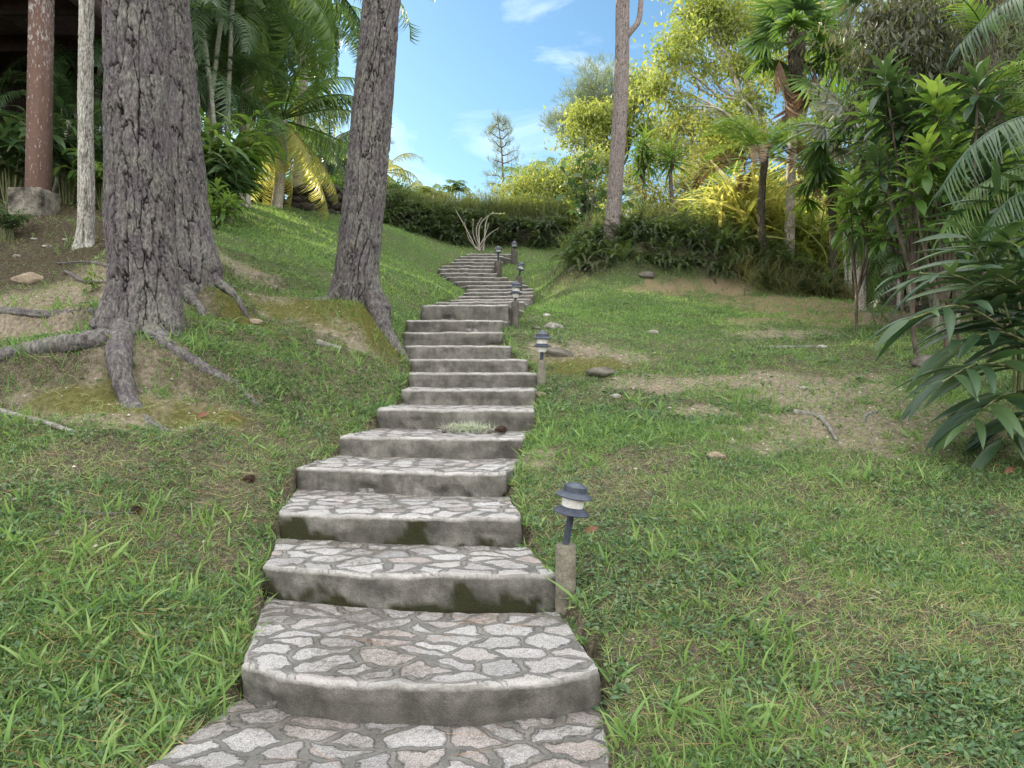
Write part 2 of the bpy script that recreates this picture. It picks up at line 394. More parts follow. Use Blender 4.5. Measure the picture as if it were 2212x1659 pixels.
MOSS = [(gp(720, 672), .9, .35), (gp(600, 668), .5, .2), (gp(540, 700), .4, .2), (gp(220, 880), .6, .2), (gp(440, 900), .4, .2), (gp(1260, 790), .7, .4)]
def cover(x, y):
    b = np.zeros(np.shape(x)); s = b.copy(); m = b.copy()
    for k, (c, rx, ry) in enumerate(BARE): b = np.maximum(b, blob(x, y, c, rx, ry, 50+k))
    for k, (c, rx, ry) in enumerate(STRAW): s = np.maximum(s, blob(x, y, c, rx, ry, 90+k))
    for k, (c, rx, ry) in enumerate(MOSS): m = np.maximum(m, blob(x, y, c, rx, ry, 130+k))
    woods = np.maximum(sstep(6.6, 8.2, x-.05*(y-15))*sstep(12.5, 14.5, y), sstep(19.8, 21.5, y)*sstep(2.6, 3.6, x))
    woods = np.maximum(woods, np.exp(-((x-3.8)/2.7)**6)*np.exp(-((y-18.2)/1.75)**6))
    woods = np.maximum(woods, sstep(25.6, 26.3, y))
    woods = np.maximum(woods, sstep(-4.1, -4.7, x+.24*(y-9)*(y > 9))*sstep(8.7, 9.6, y)*.9)
    b = b*(1-.8*woods)
    return b, s, m, woods
def axis(bands):
    out = [bands[0][0]]
    for a, b, st0, st1 in bands:
        x = a
        while x < b-1e-6:
            x += st0+(st1-st0)*min(1, max(0, (x-a)/(b-a))); out.append(min(x, b))
    return np.array(out)
xs = axis([(0, 3.5, .045, .06), (3.5, 14, .06, .2), (14, 45, .3, 1.5), (45, 450, 3, 60)]); xs = np.concatenate([-xs[::-1][:-1], xs])
ys = axis([(-40, 0, 4, .8), (0, 2.2, .4, .07), (2.2, 10, .045, .055), (10, 27, .06, .14), (27, 50, .2, 1), (50, 450, 2, 50)])
X, Y = np.meshgrid(xs, ys); Z = height(X, Y)
g = Geo(); nx, ny = len(xs), len(ys)
i = np.arange(ny-1)[:, None]*nx; j = np.arange(nx-1)[None]
g.add(np.stack([X, Y, Z], -1).reshape(-1, 3), q=np.stack([i+j, i+j+1, i+nx+j+1, i+nx+j], -1).reshape(-1, 4))
b_, s_, m_, w_ = cover(X.reshape(-1), Y.reshape(-1))
gm = bpy.data.materials.new('earth_ground'); nt = NT(gm)
n1 = noise(nt, 2.2, 6, .6); n2 = noise(nt, 22, 6, .7); n3 = noise(nt, 90, 4, .7)
soil = ramp(nt, n2.outputs[0], [(.28, (.028, .022, .017)), (.5, (.07, .057, .043)), (.72, (.15, .128, .098))])
lawn = ramp(nt, n2.outputs[0], [(.3, (.04, .055, .02)), (.6, (.085, .13, .045)), (.75, (.16, .18, .085))])
sand = ramp(nt, n2.outputs[0], [(.27, (.09, .07, .052)), (.48, (.21, .175, .13)), (.72, (.37, .32, .25))])
straw = ramp(nt, n3.outputs[0], [(.3, (.12, .09, .055)), (.7, (.30, .23, .145))])
moss = ramp(nt, n2.outputs[0], [(.3, (.05, .055, .012)), (.7, (.13, .125, .03))])
wood = ramp(nt, n2.outputs[0], [(.3, (.025, .02, .014)), (.7, (.10, .08, .055))])
litter = mixc(nt, ramp(nt, n3.outputs[0], [(.50, 0), (.62, 1)]), soil, ramp(nt, n2.outputs[0], [(.35, (.10, .10, .05)), (.6, (.24, .20, .13))]))
litter = mixc(nt, ramp(nt, noise(nt, 55, 4, .7).outputs[0], [(.55, 0), (.62, .8)]), litter, (.055, .085, .025))
col = mixc(nt, mathn(nt, 'MULTIPLY', attr(nt, 'far'), ramp(nt, n1.outputs[0], [(.3, .35), (.54, 1)])), litter, lawn)
col = mixc(nt, attr(nt, 'bare'), col, sand)
col = mixc(nt, attr(nt, 'straw'), col, straw)
col = mixc(nt, attr(nt, 'woods'), col, wood)
col = mixc(nt, attr(nt, 'moss'), col, moss)
bm = mathn(nt, 'ADD', n2.outputs[0], mathn(nt, 'MULTIPLY', n3.outputs[0], .5))
finish(nt, col, .95, .1, bump=bm, bstr=.9, bdist=.03)
ground = struct(obj('ground', g, gm, attrs={'bare': b_, 'straw': s_, 'moss': m_, 'woods': w_, 'far': sstep(7.5, 14, Y.reshape(-1))}))
# ------------------------------------------------------------------ staircase
def stonemat(name):
    m = bpy.data.materials.new(name); nt = NT(m)
    geo = N_(nt, 'ShaderNodeNewGeometry'); pos = geo.outputs['Position']
    nd = noise(nt, 5.0, 3, .6, pos)
    va = N_(nt, 'ShaderNodeVectorMath', operation='MULTIPLY_ADD'); nt.links.new(nd.outputs['Color'], va.inputs[0]); va.inputs[1].default_value = (.19, .17, 0); nt.links.new(pos, va.inputs[2])
    mp = N_(nt, 'ShaderNodeMapping'); mp.inputs['Scale'].default_value = (4.6, 6.8, .01); nt.links.new(va.outputs[0], mp.inputs['Vector'])
    def vor(f):
        v = N_(nt, 'ShaderNodeTexVoronoi', feature=f, voronoi_dimensions='2D'); v.inputs['Scale'].default_value = 1; v.inputs['Randomness'].default_value = .95; nt.links.new(mp.outputs[0], v.inputs['Vector']); return v
    ve = vor('DISTANCE_TO_EDGE'); vc = vor('F1')
    n40 = noise(nt, 34, 6, .7, pos); n150 = noise(nt, 170, 4, .75, pos); n8 = noise(nt, 7, 4, .6, pos); n400 = noise(nt, 420, 2, .7, pos)
    e = mathn(nt, 'ADD', ve.outputs['Distance'], mathn(nt, 'MULTIPLY', mathn(nt, 'SUBTRACT', n40.outputs[0], .5), .20))
    sc = N_(nt, 'ShaderNodeSeparateColor'); nt.links.new(vc.outputs['Color'], sc.inputs[0])
    e = mathn(nt, 'SUBTRACT', e, mathn(nt, 'MULTIPLY', sc.outputs[2], .07))
    stone = ramp(nt, mathn(nt, 'ADD', e, mathn(nt, 'MULTIPLY', mathn(nt, 'SUBTRACT', n8.outputs[0], .5), .16)), [(.035, 0), (.075, 1)])
    hue = ramp(nt, sc.outputs[0], [(0, (.31, .30, .295)), (.25, (.45, .44, .43)), (.5, (.36, .34, .335)), (.68, (.49, .48, .475)), (.84, (.41, .38, .36)), (.94, (.40, .35, .325)), (1, (.27, .26, .265))])
    speck = ramp(nt, n150.outputs[0], [(.36, .35), (.5, 1.0), (.64, 1.5)])
    sto = mixc(nt, 1.0, hue, speck, 'MULTIPLY')
    sto = mixc(nt, 1.0, sto, ramp(nt, e, [(.05, .55), (.13, 1.0)]), 'MULTIPLY')
    sto = mixc(nt, ramp(nt, n40.outputs[0], [(.5, 0), (.72, .55)]), sto, (.16, .13, .125))
    mort = ramp(nt, n150.outputs[0], [(.3, (.08, .08, .074)), (.55, (.17, .168, .155)), (.75, (.29, .282, .262))])
    mort = mixc(nt, ramp(nt, n8.outputs[0], [(.42, 0), (.66, .75)]), mort, (.29, .275, .25))
    top = mixc(nt, stone, mort, sto)
    top = mixc(nt, mathn(nt, 'MULTIPLY', attr(nt, 'wet'), ramp(nt, n40.outputs[0], [(.38, .15), (.6, 1)])), top, ramp(nt, n150.outputs[0], [(.3, (.06, .052, .04)), (.7, (.17, .15, .12))]))
    # bare concrete of the risers
    con = ramp(nt, n8.outputs[0], [(.28, (.10, .096, .082)), (.5, (.185, .176, .155)), (.7, (.275, .263, .235))])
    con = mixc(nt, 1.0, con, ramp(nt, n150.outputs[0], [(.3, .6), (.5, 1), (.68, 1.4)]), 'MULTIPLY')
    con = mixc(nt, ramp(nt, noise(nt, 3.3, 5, .7, pos).outputs[0], [(.52, 0), (.66, .55)]), con, (.06, .06, .05))
    con = mixc(nt, attr(nt, 'wet'), con, (.055, .05, .042))
    mps = N_(nt, 'ShaderNodeMapping'); mps.inputs['Scale'].default_value = (9, 9, 3.0); nt.links.new(pos, mps.inputs[0])
    con = mixc(nt, 1.0, con, ramp(nt, noise(nt, 1, 5, .65, mps.outputs[0]).outputs[0], [(.34, .74), (.5, 1.0), (.68, 1.12)]), 'MULTIPLY')
    con = mixc(nt, ramp(nt, n40.outputs[0], [(.64, 0), (.72, .8)]), con, (.05, .048, .04))
    mn = mathn(nt, 'ADD', n8.outputs[0], mathn(nt, 'MULTIPLY', n40.outputs[0], .35))
    mossm = mathn(nt, 'MULTIPLY', attr(nt, 'moss'), 1)
    mcol = ramp(nt, n150.outputs[0], [(.3, (.016, .018, .008)), (.7, (.055, .055, .024))])
    con = mixc(nt, mossm, con, mcol)
    sx = N_(nt, 'ShaderNodeSeparateXYZ'); nt.links.new(geo.outputs['True Normal'], sx.inputs[0])
    f = ramp(nt, sx.outputs[2], [(.45, 0), (.75, 1)])
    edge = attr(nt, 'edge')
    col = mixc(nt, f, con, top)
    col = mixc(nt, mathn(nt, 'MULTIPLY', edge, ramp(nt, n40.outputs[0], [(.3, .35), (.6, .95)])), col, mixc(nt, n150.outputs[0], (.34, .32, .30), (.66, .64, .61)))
    hgt = mathn(nt, 'ADD', mathn(nt, 'MULTIPLY', mathn(nt, 'MULTIPLY', stone, f), 1.2), mathn(nt, 'ADD', mathn(nt, 'MULTIPLY', n40.outputs[0], .9), mathn(nt, 'MULTIPLY', n150.outputs[0], .55)))
    finish(nt, col, .88, .2, bump=hgt, bstr=1.0, bdist=.02)
    return m
SM = stonemat('flagstone_and_concrete')
stair = thing('stone_staircase', 'long winding flight of concrete steps with flagstone treads climbing the grassy hill', 'staircase', (-.6, 3.4, 0))
def slab(front, back, z, drop, seed, name, parent, tilt=0.0, fine=.03, mossy=0, rough=1.0, stain=0.0):
    nu = max(10, int(np.linalg.norm(front[-1]-front[0])/fine)); nv = max(5, int(np.linalg.norm(front.mean(0)-back.mean(0))/(fine*1.2)))
    u = np.linspace(0, 1, nu)
    rs = lambda c: np.stack([np.interp(u, np.linspace(0, 1, len(c)), c[:, k]) for k in (0, 1)], -1)
    fr, bk = rs(front), rs(back)
    jit = (fbm(fr[:, 0]*6+seed, fr[:, 1]*6, seed, 4)-.5)*.055*rough
    fr = fr + np.stack([np.zeros_like(jit), jit], -1)
    vv = np.linspace(0, 1, nv)[:, None, None]
    grid = fr[None]*(1-vv)+bk[None]*vv
    jl = (fbm(np.linspace(0, 5, nv), np.full(nv, seed*1.7), seed+2)-.5)*.06*rough
    grid[:, :, 0] += jl[:, None]*(1-2*u[None])
    gx, gy = grid[..., 0], grid[..., 1]
    zz = z + (fbm(gx*5, gy*5, seed)-.5)*.022*rough + (fbm(gx*17, gy*17, seed+3)-.5)*.012*rough + tilt*(vv[..., 0]-.0)
    top = np.concatenate([grid, zz[..., None]], -1)
    g = Geo(); i = np.arange(nv-1)[:, None]*nu; j = np.arange(nu-1)[None]
    tv = top.reshape(-1, 3); g.add(tv, q=np.stack([i+j, i+j+1, i+nu+j+1, i+nu+j], -1).reshape(-1, 4))
    ring = np.concatenate([np.arange(nu), np.arange(1, nv)*nu+nu-1, (nv-1)*nu+np.arange(nu-2, -1, -1), np.arange(nv-2, 0, -1)*nu])
    rp = tv[ring]; nr = len(ring)
    c2 = tv[:, :2].mean(0); tanv = np.roll(rp, -1, 0)-np.roll(rp, 1, 0); out = norm(np.stack([tanv[:, 1], -tanv[:, 0]], -1))
    if ((rp[:, :2]-c2)*out).sum() < 0: out = -out
    rows = [0.0, .012, .03, .06, .09, .12, .15, .18, .21, .25, .3, .4]; rows = [r for r in rows if r < drop]+[drop]
    vs = []; ed = []; wt = []; ms = []
    s = np.concatenate([[0], np.cumsum(np.linalg.norm(np.diff(rp[:, :2], axis=0), axis=1))])
    for r in rows:
        b = (fbm(s*4, np.full(nr, r*6), seed+7)-.5)*.03*rough + (fbm(s*16, np.full(nr, r*18), seed+8)-.5)*.018*rough
        prof = .0 if r == 0 else (.008 if r < .02 else .012) - .035*sstep(.1, .24, np.full(nr, r))*0
        notch = sstep(.66, .78, fbm(s*3.2, np.full(nr, 2+r*5), seed+13))*sstep(.07, .15, r)*.05*rough
        p = rp.copy(); off = (b if r > .0 else 0*b)+prof-notch
        p[:, :2] += out*off[:, None]; p[:, 2] -= r; vs.append(p)
        ed.append(np.full(nr, 1. if r < .005 else (.8 if r < .015 else 0))); wt.append(sstep(.0, .03, np.full(nr, r))*sstep(.35, .62, fbm(s*3+9, np.full(nr, r*7), seed+5))*(.55 if r > .08 else .25)*(1-stain)+stain*.9*sstep(.02, .08, np.full(nr, r+.04))*(.6+.4*fbm(s*5, np.full(nr, r*9), seed+6)))
        ms.append(np.clip(sstep(.56-.16*mossy, .64-.16*mossy, fbm(s*4.2+3, np.full(nr, 1.5+r*5), seed+11, 5)+ (r-.11)*1.6)*(1 if mossy else 0), 0, 1))
    sv = np.concatenate(vs); nrw = len(rows); i = np.arange(nrw-1)[:, None]*nr; j = np.arange(nr)[None]; k = (j+1) % nr
    g.add(sv, q=np.stack([i+j, i+nr+j, i+nr+k, i+k], -1).reshape(-1, 4))
    dv = np.repeat(np.linspace(0, 1, nv), nu); dirt = sstep(.62, .95, dv+.5*(fbm(gx.reshape(-1)*5, gy.reshape(-1)*5, seed+21)-.5)) + .8*sstep(.62, .75, fbm(gx.reshape(-1)*2.3, gy.reshape(-1)*2.3, seed+22))
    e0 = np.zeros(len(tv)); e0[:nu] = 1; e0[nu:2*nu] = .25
    at = {'edge': np.concatenate([e0, *ed]), 'wet': np.concatenate([np.clip(dirt, 0, 1)*.8, *wt]), 'moss': np.concatenate([np.zeros(len(tv)), *ms])}
    return obj(name, g, SM, parent, attrs=at)
for k in range(len(STEPS)-1):
    L, R, bow, z = STEPS[k]; L2, R2, b2, z2 = STEPS[k+1]
    def curve(L, R, bow):
        u = np.linspace(0, 1, 33); d = R-L; fd = np.array([d[1], -d[0]]); fd = norm(fd if fd[1] < 0 else -fd)
        sh = (1-np.abs(2*u-1)**2.4)
        return L+(R-L)*u[:, None]+fd*(bow*sh)[:, None]
    f = curve(L, R, bow); bd = norm((L2+R2)/2-(L+R)/2)
    bkL, bkR = L2.copy(), R2.copy()
    if k < 5:      # treads keep their own width under the next riser
        bkL = L2+(L-L2)*.12+bd*.0; bkR = R2+(R-R2)*.25
    if k == 12: bkL, bkR = L2, R2
    bk = curve(bkL+bd*.10, bkR+bd*.10, b2)
    far = k > 9
    slab(f, bk, z, z-(STEPS[k-1][3] if k else 0)+(.12 if k < 12 else .45), 11+k*7, 'step', stair, tilt=.0, fine=.022 if k < 5 else .045, mossy=[0, .45, .3, 0, 0][k] if k < 5 else 0, rough=1.0 if k < 12 else 1.3, stain=float(np.interp(k, [8, 12, 15], [0, .35, .6])))
land = slab(np.array(LAND[:2]), np.array([LAND[3], LAND[2]]), .0, .1, 5, 'path', None, fine=.03); struct(land)
# ------------------------------------------------------------------ grass, ground cover, litter
def scatter(n, dmin, dmax, amin=-.78, amax=.78, power=0.0):
    d = np.exp(rng.uniform(math.log(dmin), math.log(dmax), n)) if power == 0 else (dmin+(dmax-dmin)*rng.random(n)**power)
    a = rng.uniform(amin, amax, n)
    return a*d, d
def lay(n, dmin, dmax, keep, **kw):
    x, y = scatter(n, dmin, dmax, **kw)
    b, s, m, w = cover(x, y)
    p = keep(x, y, b, s, m, w)
    ok = (rng.random(n) < p) & ~on_stone(x, y, .02)
    return x[ok], y[ok]
GM = leafmat('grass_blade', [(0, (.045, .085, .032)), (.3, (.085, .165, .052)), (.58, (.15, .26, .078)), (.78, (.25, .34, .12)), (.9, (.34, .32, .19)), (1, (.44, .40, .28))], trans=.38, rough=.5, spec=.25, tboost=1.5, nscale=.9)
GL = Geo()
blades = [strip_t(3, w, dr, tw) for w, dr, tw in ((.075, .35, .3), (.06, .8, .8), (.09, .6, -.5), (.05, .2, .2), (.11, .5, .4))]
def put_blades(x, y, lo, hi, wmul=1.0, lean=1.0, rlo=0, rhi=1):
    z = height(x, y)-.006; n = len(x); k = rng.integers(0, len(blades), n)
    dirs = np.stack([rng.normal(size=n)*lean*.55, rng.normal(size=n)*lean*.55, np.full(n, .75)], -1); dirs = norm(dirs)
    up = np.stack([rng.normal(size=n), rng.normal(size=n), np.full(n, .05)], -1)
    R = basis(dirs, up); L = lo+(hi-lo)*rng.random(n)**1.8
    sc = np.stack([L*wmul, L, L], -1); rr = rlo+(rhi-rlo)*rng.random(n)
    pos = np.stack([x, y, z], -1)
    for q in range(len(blades)):
        m = k == q; GL.inst(blades[q][0], blades[q][1], pos[m], R[m], sc[m], rr[m])
clump = lambda x, y, s, f=1.3: sstep(.38, .60, fbm(x*f, y*f, s, 6))
keepg = lambda x, y, b, s, m, w: (.22+.78*clump(x, y, 71))*(1-.93*b)*(1-.85*s)*(1-.9*m)*(1-.97*w)
x, y = lay(330000, 2.5, 7.5, keepg, amin=-.74, amax=.74); put_blades(x, y, .025, .085, 1.1, 1.3, 0, .97)
x, y = lay(230000, 6.5, 15, keepg, amin=-.72, amax=.72); put_blades(x, y, .03, .085, 1.6, 1.1, .1, .85)
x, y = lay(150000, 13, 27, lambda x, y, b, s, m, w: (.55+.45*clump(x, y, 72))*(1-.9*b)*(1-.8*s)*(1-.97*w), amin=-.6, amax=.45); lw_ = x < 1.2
put_blades(x[lw_], y[lw_], .045, .11, 2.2, .9, .42, .80); put_blades(x[~lw_], y[~lw_], .04, .10, 2.2, 1.0, .28, .82)  # left slope blades greener and lighter, its sunlit look put into their colour
# coarse tufts of broad bright blades
def tufts(n, dmin, dmax, keep, per, lo, hi, wmul, rlo=.3, rhi=.8):
    x, y = lay(n, dmin, dmax, keep)
    k = rng.integers(max(2, per-3), per+4, len(x))
    x = np.repeat(x, k); y = np.repeat(y, k)
    x = x+rng.normal(size=len(x))*.018; y = y+rng.normal(size=len(x))*.018
    put_blades(x, y, lo, hi, wmul, .85, rlo, rhi)
tufts(2600, 2.5, 9, lambda x, y, b, s, m, w: clump(x, y, 75, .9)*(1-.9*b)*(1-.8*m)*(1-s)*(1-w), 6, .07, .21, 1.0)
tufts(1500, 6, 14, lambda x, y, b, s, m, w: clump(x, y, 76, .8)*(1-.85*b)*(1-.8*m)*(1-s)*(1-w), 7, .07, .19, 1.2)
# dead pale stalks
x, y = lay(170000, 2.5, 13, lambda x, y, b, s, m, w: (.35+.4*b+.4*clump(x, y, 79))*(1-w)); put_blades(x, y, .03, .11, .5, 2.6, .88, 1)
x, y = lay(30000, 5, 14, lambda x, y, b, s, m, w: np.clip(b*1.0, 0, 1)*(1-.7*w)); put_blades(x, y, .02, .07, .5, 3.0, .9, 1)
x, y = lay(9000, 5, 14, lambda x, y, b, s, m, w: np.clip(b*.6, 0, 1)*clump(x, y, 88, 2.2)*(1-.7*w)); put_blades(x, y, .03, .10, .9, 1.2, .1, .8)
x, y = lay(26000, 12, 19, lambda x, y, b, s, m, w: np.clip(s*1.0+.1*b, 0, 1)); put_blades(x, y, .04, .10, 1.2, 2.2, .90, 1)
# tuft at the foot of the big pine and along the stair edges
for (px, py, n) in [(350, 722, 60), (375, 718, 40), (235, 668, 26), (190, 720, 20), (420, 742, 20), (560, 1310, 16), (1225, 1300, 26), (860, 700, 20), (1100, 980, 16), (840, 880, 20), (1165, 900, 20), (300, 805, 24), (110, 705, 16), (720, 690, 14), (155, 530, 18), (245, 545, 12), (60, 790, 40), (150, 775, 40), (420, 765, 40), (480, 772, 30), (330, 830, 30), (250, 800, 24), (700, 655, 24), (760, 668, 30), (830, 685, 24), (470, 600, 24), (520, 620, 30), (30, 665, 24), (120, 672, 30)]:
    c = gp(px, py); put_blades(c[0]+rng.normal(size=n)*.09, c[1]+rng.normal(size=n)*.07, .09, .26, .8, .8, .3, .75)
for q, (L, R, bow, z) in enumerate(STEPS[:14]):
    L2, R2 = STEPS[q+1][:2]
    for A, B, sgn in ((L, L2, -1), (R, R2, 1)):
        n = 110; t = rng.random(n); e = A[None]*(1-t[:, None])+B[None]*t[:, None]; e[:, 0] += sgn*(.015+np.abs(rng.normal(size=n))*.06)
        ok = ~on_stone(e[:, 0], e[:, 1], .0); put_blades(e[ok, 0], e[ok, 1], .04, .16, 1.0, 1.2, .1, .9)
xx = rng.uniform(-8.8, -2.2, 9000); yy = rng.uniform(6.2, 13.2, 9000); kk = rng.random(9000) < .8*sstep(.42, .62, fbm(xx*1.3, yy*1.3, 61))
put_blades(xx[kk], yy[kk], .03, .13, 1.1, 1.1, .05, .7)
xx = rng.uniform(-8.8, -2.2, 7000); yy = rng.uniform(6.2, 13.2, 7000); put_blades(xx, yy, .03, .12, .5, 3.2, .88, 1)
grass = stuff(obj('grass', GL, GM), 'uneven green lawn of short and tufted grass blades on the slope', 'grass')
# small-leaved creeping weeds
WM = leafmat('weed_leaf', [(0, (.035, .075, .035)), (.5, (.07, .135, .058)), (.85, (.13, .20, .085)), (1, (.24, .27, .13))], trans=.3, rough=.45, spec=.35)
WG = Geo(); wl = leaf_t(2, .62, .5, .2, .2); wl2 = leaf_t(3, .34, .45, .2, .3)
def put_weeds(x, y, lo, hi, per=4, spread=.03):
    n = len(x); x = np.repeat(x, per)+rng.normal(size=n*per)*spread; y = np.repeat(y, per)+rng.normal(size=n*per)*spread
    ok = ~on_stone(x, y, .01); x, y = x[ok], y[ok]; n = len(x)
    z = height(x, y)+rng.random(n)*.035
    d = norm(np.stack([rng.normal(size=n), rng.normal(size=n), .25+rng.normal(size=n)*.3], -1))
    R = basis(d, np.array([0, 0, 1.])+rng.normal(size=(n, 3))*.35); L = lo+(hi-lo)*rng.random(n)**2; rr = rng.random(n); pos = np.stack([x, y, z], -1)
    m = rng.random(n) < .6
    WG.inst(*wl, pos[m], R[m], L[m], rr[m]); WG.inst(*wl2, pos[~m], R[~m], L[~m]*1.5, rr[~m])
x, y = lay(26000, 2.5, 8, lambda x, y, b, s, m, w: (.08+.92*clump(x, y, 83, 1.7))*(1-.95*b)*(1-.9*m)*(1-s)*(1-w)); put_weeds(x, y, .016, .04, 5, .035)
x, y = lay(14000, 7, 15, lambda x, y, b, s, m, w: (.1+.9*clump(x, y, 84, 1.5))*(1-.93*b)*(1-.9*m)*(1-s)*(1-w)); put_weeds(x, y, .025, .055, 5, .05)
for q, (L, R, bow, z) in enumerate(STEPS[:9]):
    L2, R2 = STEPS[q+1][:2]
    for A, B, sgn in ((L, L2, -1), (R, R2, 1)):
        n = 26; t = rng.random(n); e = A[None]*(1-t[:, None])+B[None]*t[:, None]; e[:, 0] += sgn*(.05+np.abs(rng.normal(size=n))*.08)
        put_weeds(e[:, 0], e[:, 1], .02, .05, 4, .03)
stuff(obj('ground_cover', WG, WM), 'creeping small leaved weeds between the grass tufts', 'weeds')
# pine needles and straw
LM = leafmat('dry_needle', [(0, (.12, .06, .03)), (.5, (.26, .14, .07)), (1, (.42, .29, .17))], trans=.05, rough=.8, spec=.1)
NG = Geo(); nd = strip_t(4, .012, .06, .0)
def put_needles(x, y, z, lo, hi, wm=1.0):
    n = len(x); a = rng.normal(size=n)*.55+rng.choice([0, PI], n)
    d = norm(np.stack([np.cos(a), np.sin(a), rng.normal(size=n)*.10], -1)); L = lo+(hi-lo)*rng.random(n)
    NG.inst(*nd, np.stack([x, y, z], -1)-d*L[:, None]*.5, basis(d, np.array([0, 0, 1.])+rng.normal(size=(n, 3))*.2), np.stack([L*wm, L, L], -1), rng.random(n))
x, y = lay(7500, 2.5, 12, lambda x, y, b, s, m, w: np.where(x < -.2, .85, .22)*(1-w)); put_needles(x, y, height(x, y)+.012+.03*rng.random(len(x)), .12, .26)
for (q, n) in ((0, 15), (1, 6), (2, 4)):     # bundles lying on the treads
    L, R, bow, z = STEPS[q]; L2, R2 = STEPS[q+1][:2]
    for k in range(n//3):
        u, v = rng.random()*.8+.1, rng.random()*.6+.15; p = (L*(1-u)+R*u)*(1-v)+(L2*(1-u)+R2*u)*v
        m = 3; put_needles(p[0]+rng.normal(size=m)*.02, p[1]+rng.normal(size=m)*.01, np.full(m, z+.018), .16, .26)
m = 22; put_needles(rng.uniform(-1.4, .3, m), rng.uniform(2.5, 3.1, m), np.full(m, .018), .14, .26)
xx = rng.uniform(-8.5, -2.2, 2600); yy = rng.uniform(6., 12.8, 2600); put_needles(xx, yy, height(xx, yy)+.01, .08, .3, 1.5)
stuff(obj('pine_needles', NG, LM), 'brown fallen pine needles scattered over grass and steps', 'pine needles')
# pale grit and gravel on the bare earth
PG = Geo(); PM = plain('pale_grit', (.30, .26, .21), (.5, .46, .4), 30, .9)
x, y = lay(16000, 3, 14, lambda x, y, b, s, m, w: np.clip(b*.8+.03, 0, 1)); z = height(x, y)
oc = np.array([[1, 0, 0], [0, 1, 0], [-1, 0, 0], [0, -1, 0], [0, 0, .7], [.1, .1, -.6]], float); oq = np.array([[0, 1, 4, 4], [1, 2, 4, 4], [2, 3, 4, 4], [3, 0, 4, 4]])
th = rng.random(len(x))*6; Rz = np.zeros((len(x), 3, 3)); Rz[:, 0, 0] = np.cos(th); Rz[:, 0, 1] = -np.sin(th); Rz[:, 1, 0] = np.sin(th); Rz[:, 1, 1] = np.cos(th); Rz[:, 2, 2] = 1
gv = oc.copy(); gt = np.array([[0, 1, 4], [1, 2, 4], [2, 3, 4], [3, 0, 4]])
n = len(x); sz = .006+.02*rng.random(n)**4
wv = np.einsum('nij,nvj->nvi', Rz, gv[None]*(np.stack([sz, sz*.7, sz*.8], -1))[:, None])+np.stack([x, y, z], -1)[:, None]
PG.add(wv.reshape(-1, 3), t=(gt[None]+(np.arange(n)*6)[:, None, None]).reshape(-1, 3), r=np.repeat(rng.random(n), 6))
stuff(obj('gravel', PG, PM, smooth=False), 'pale grit and pebbles lying on the bare worn earth', 'gravel')
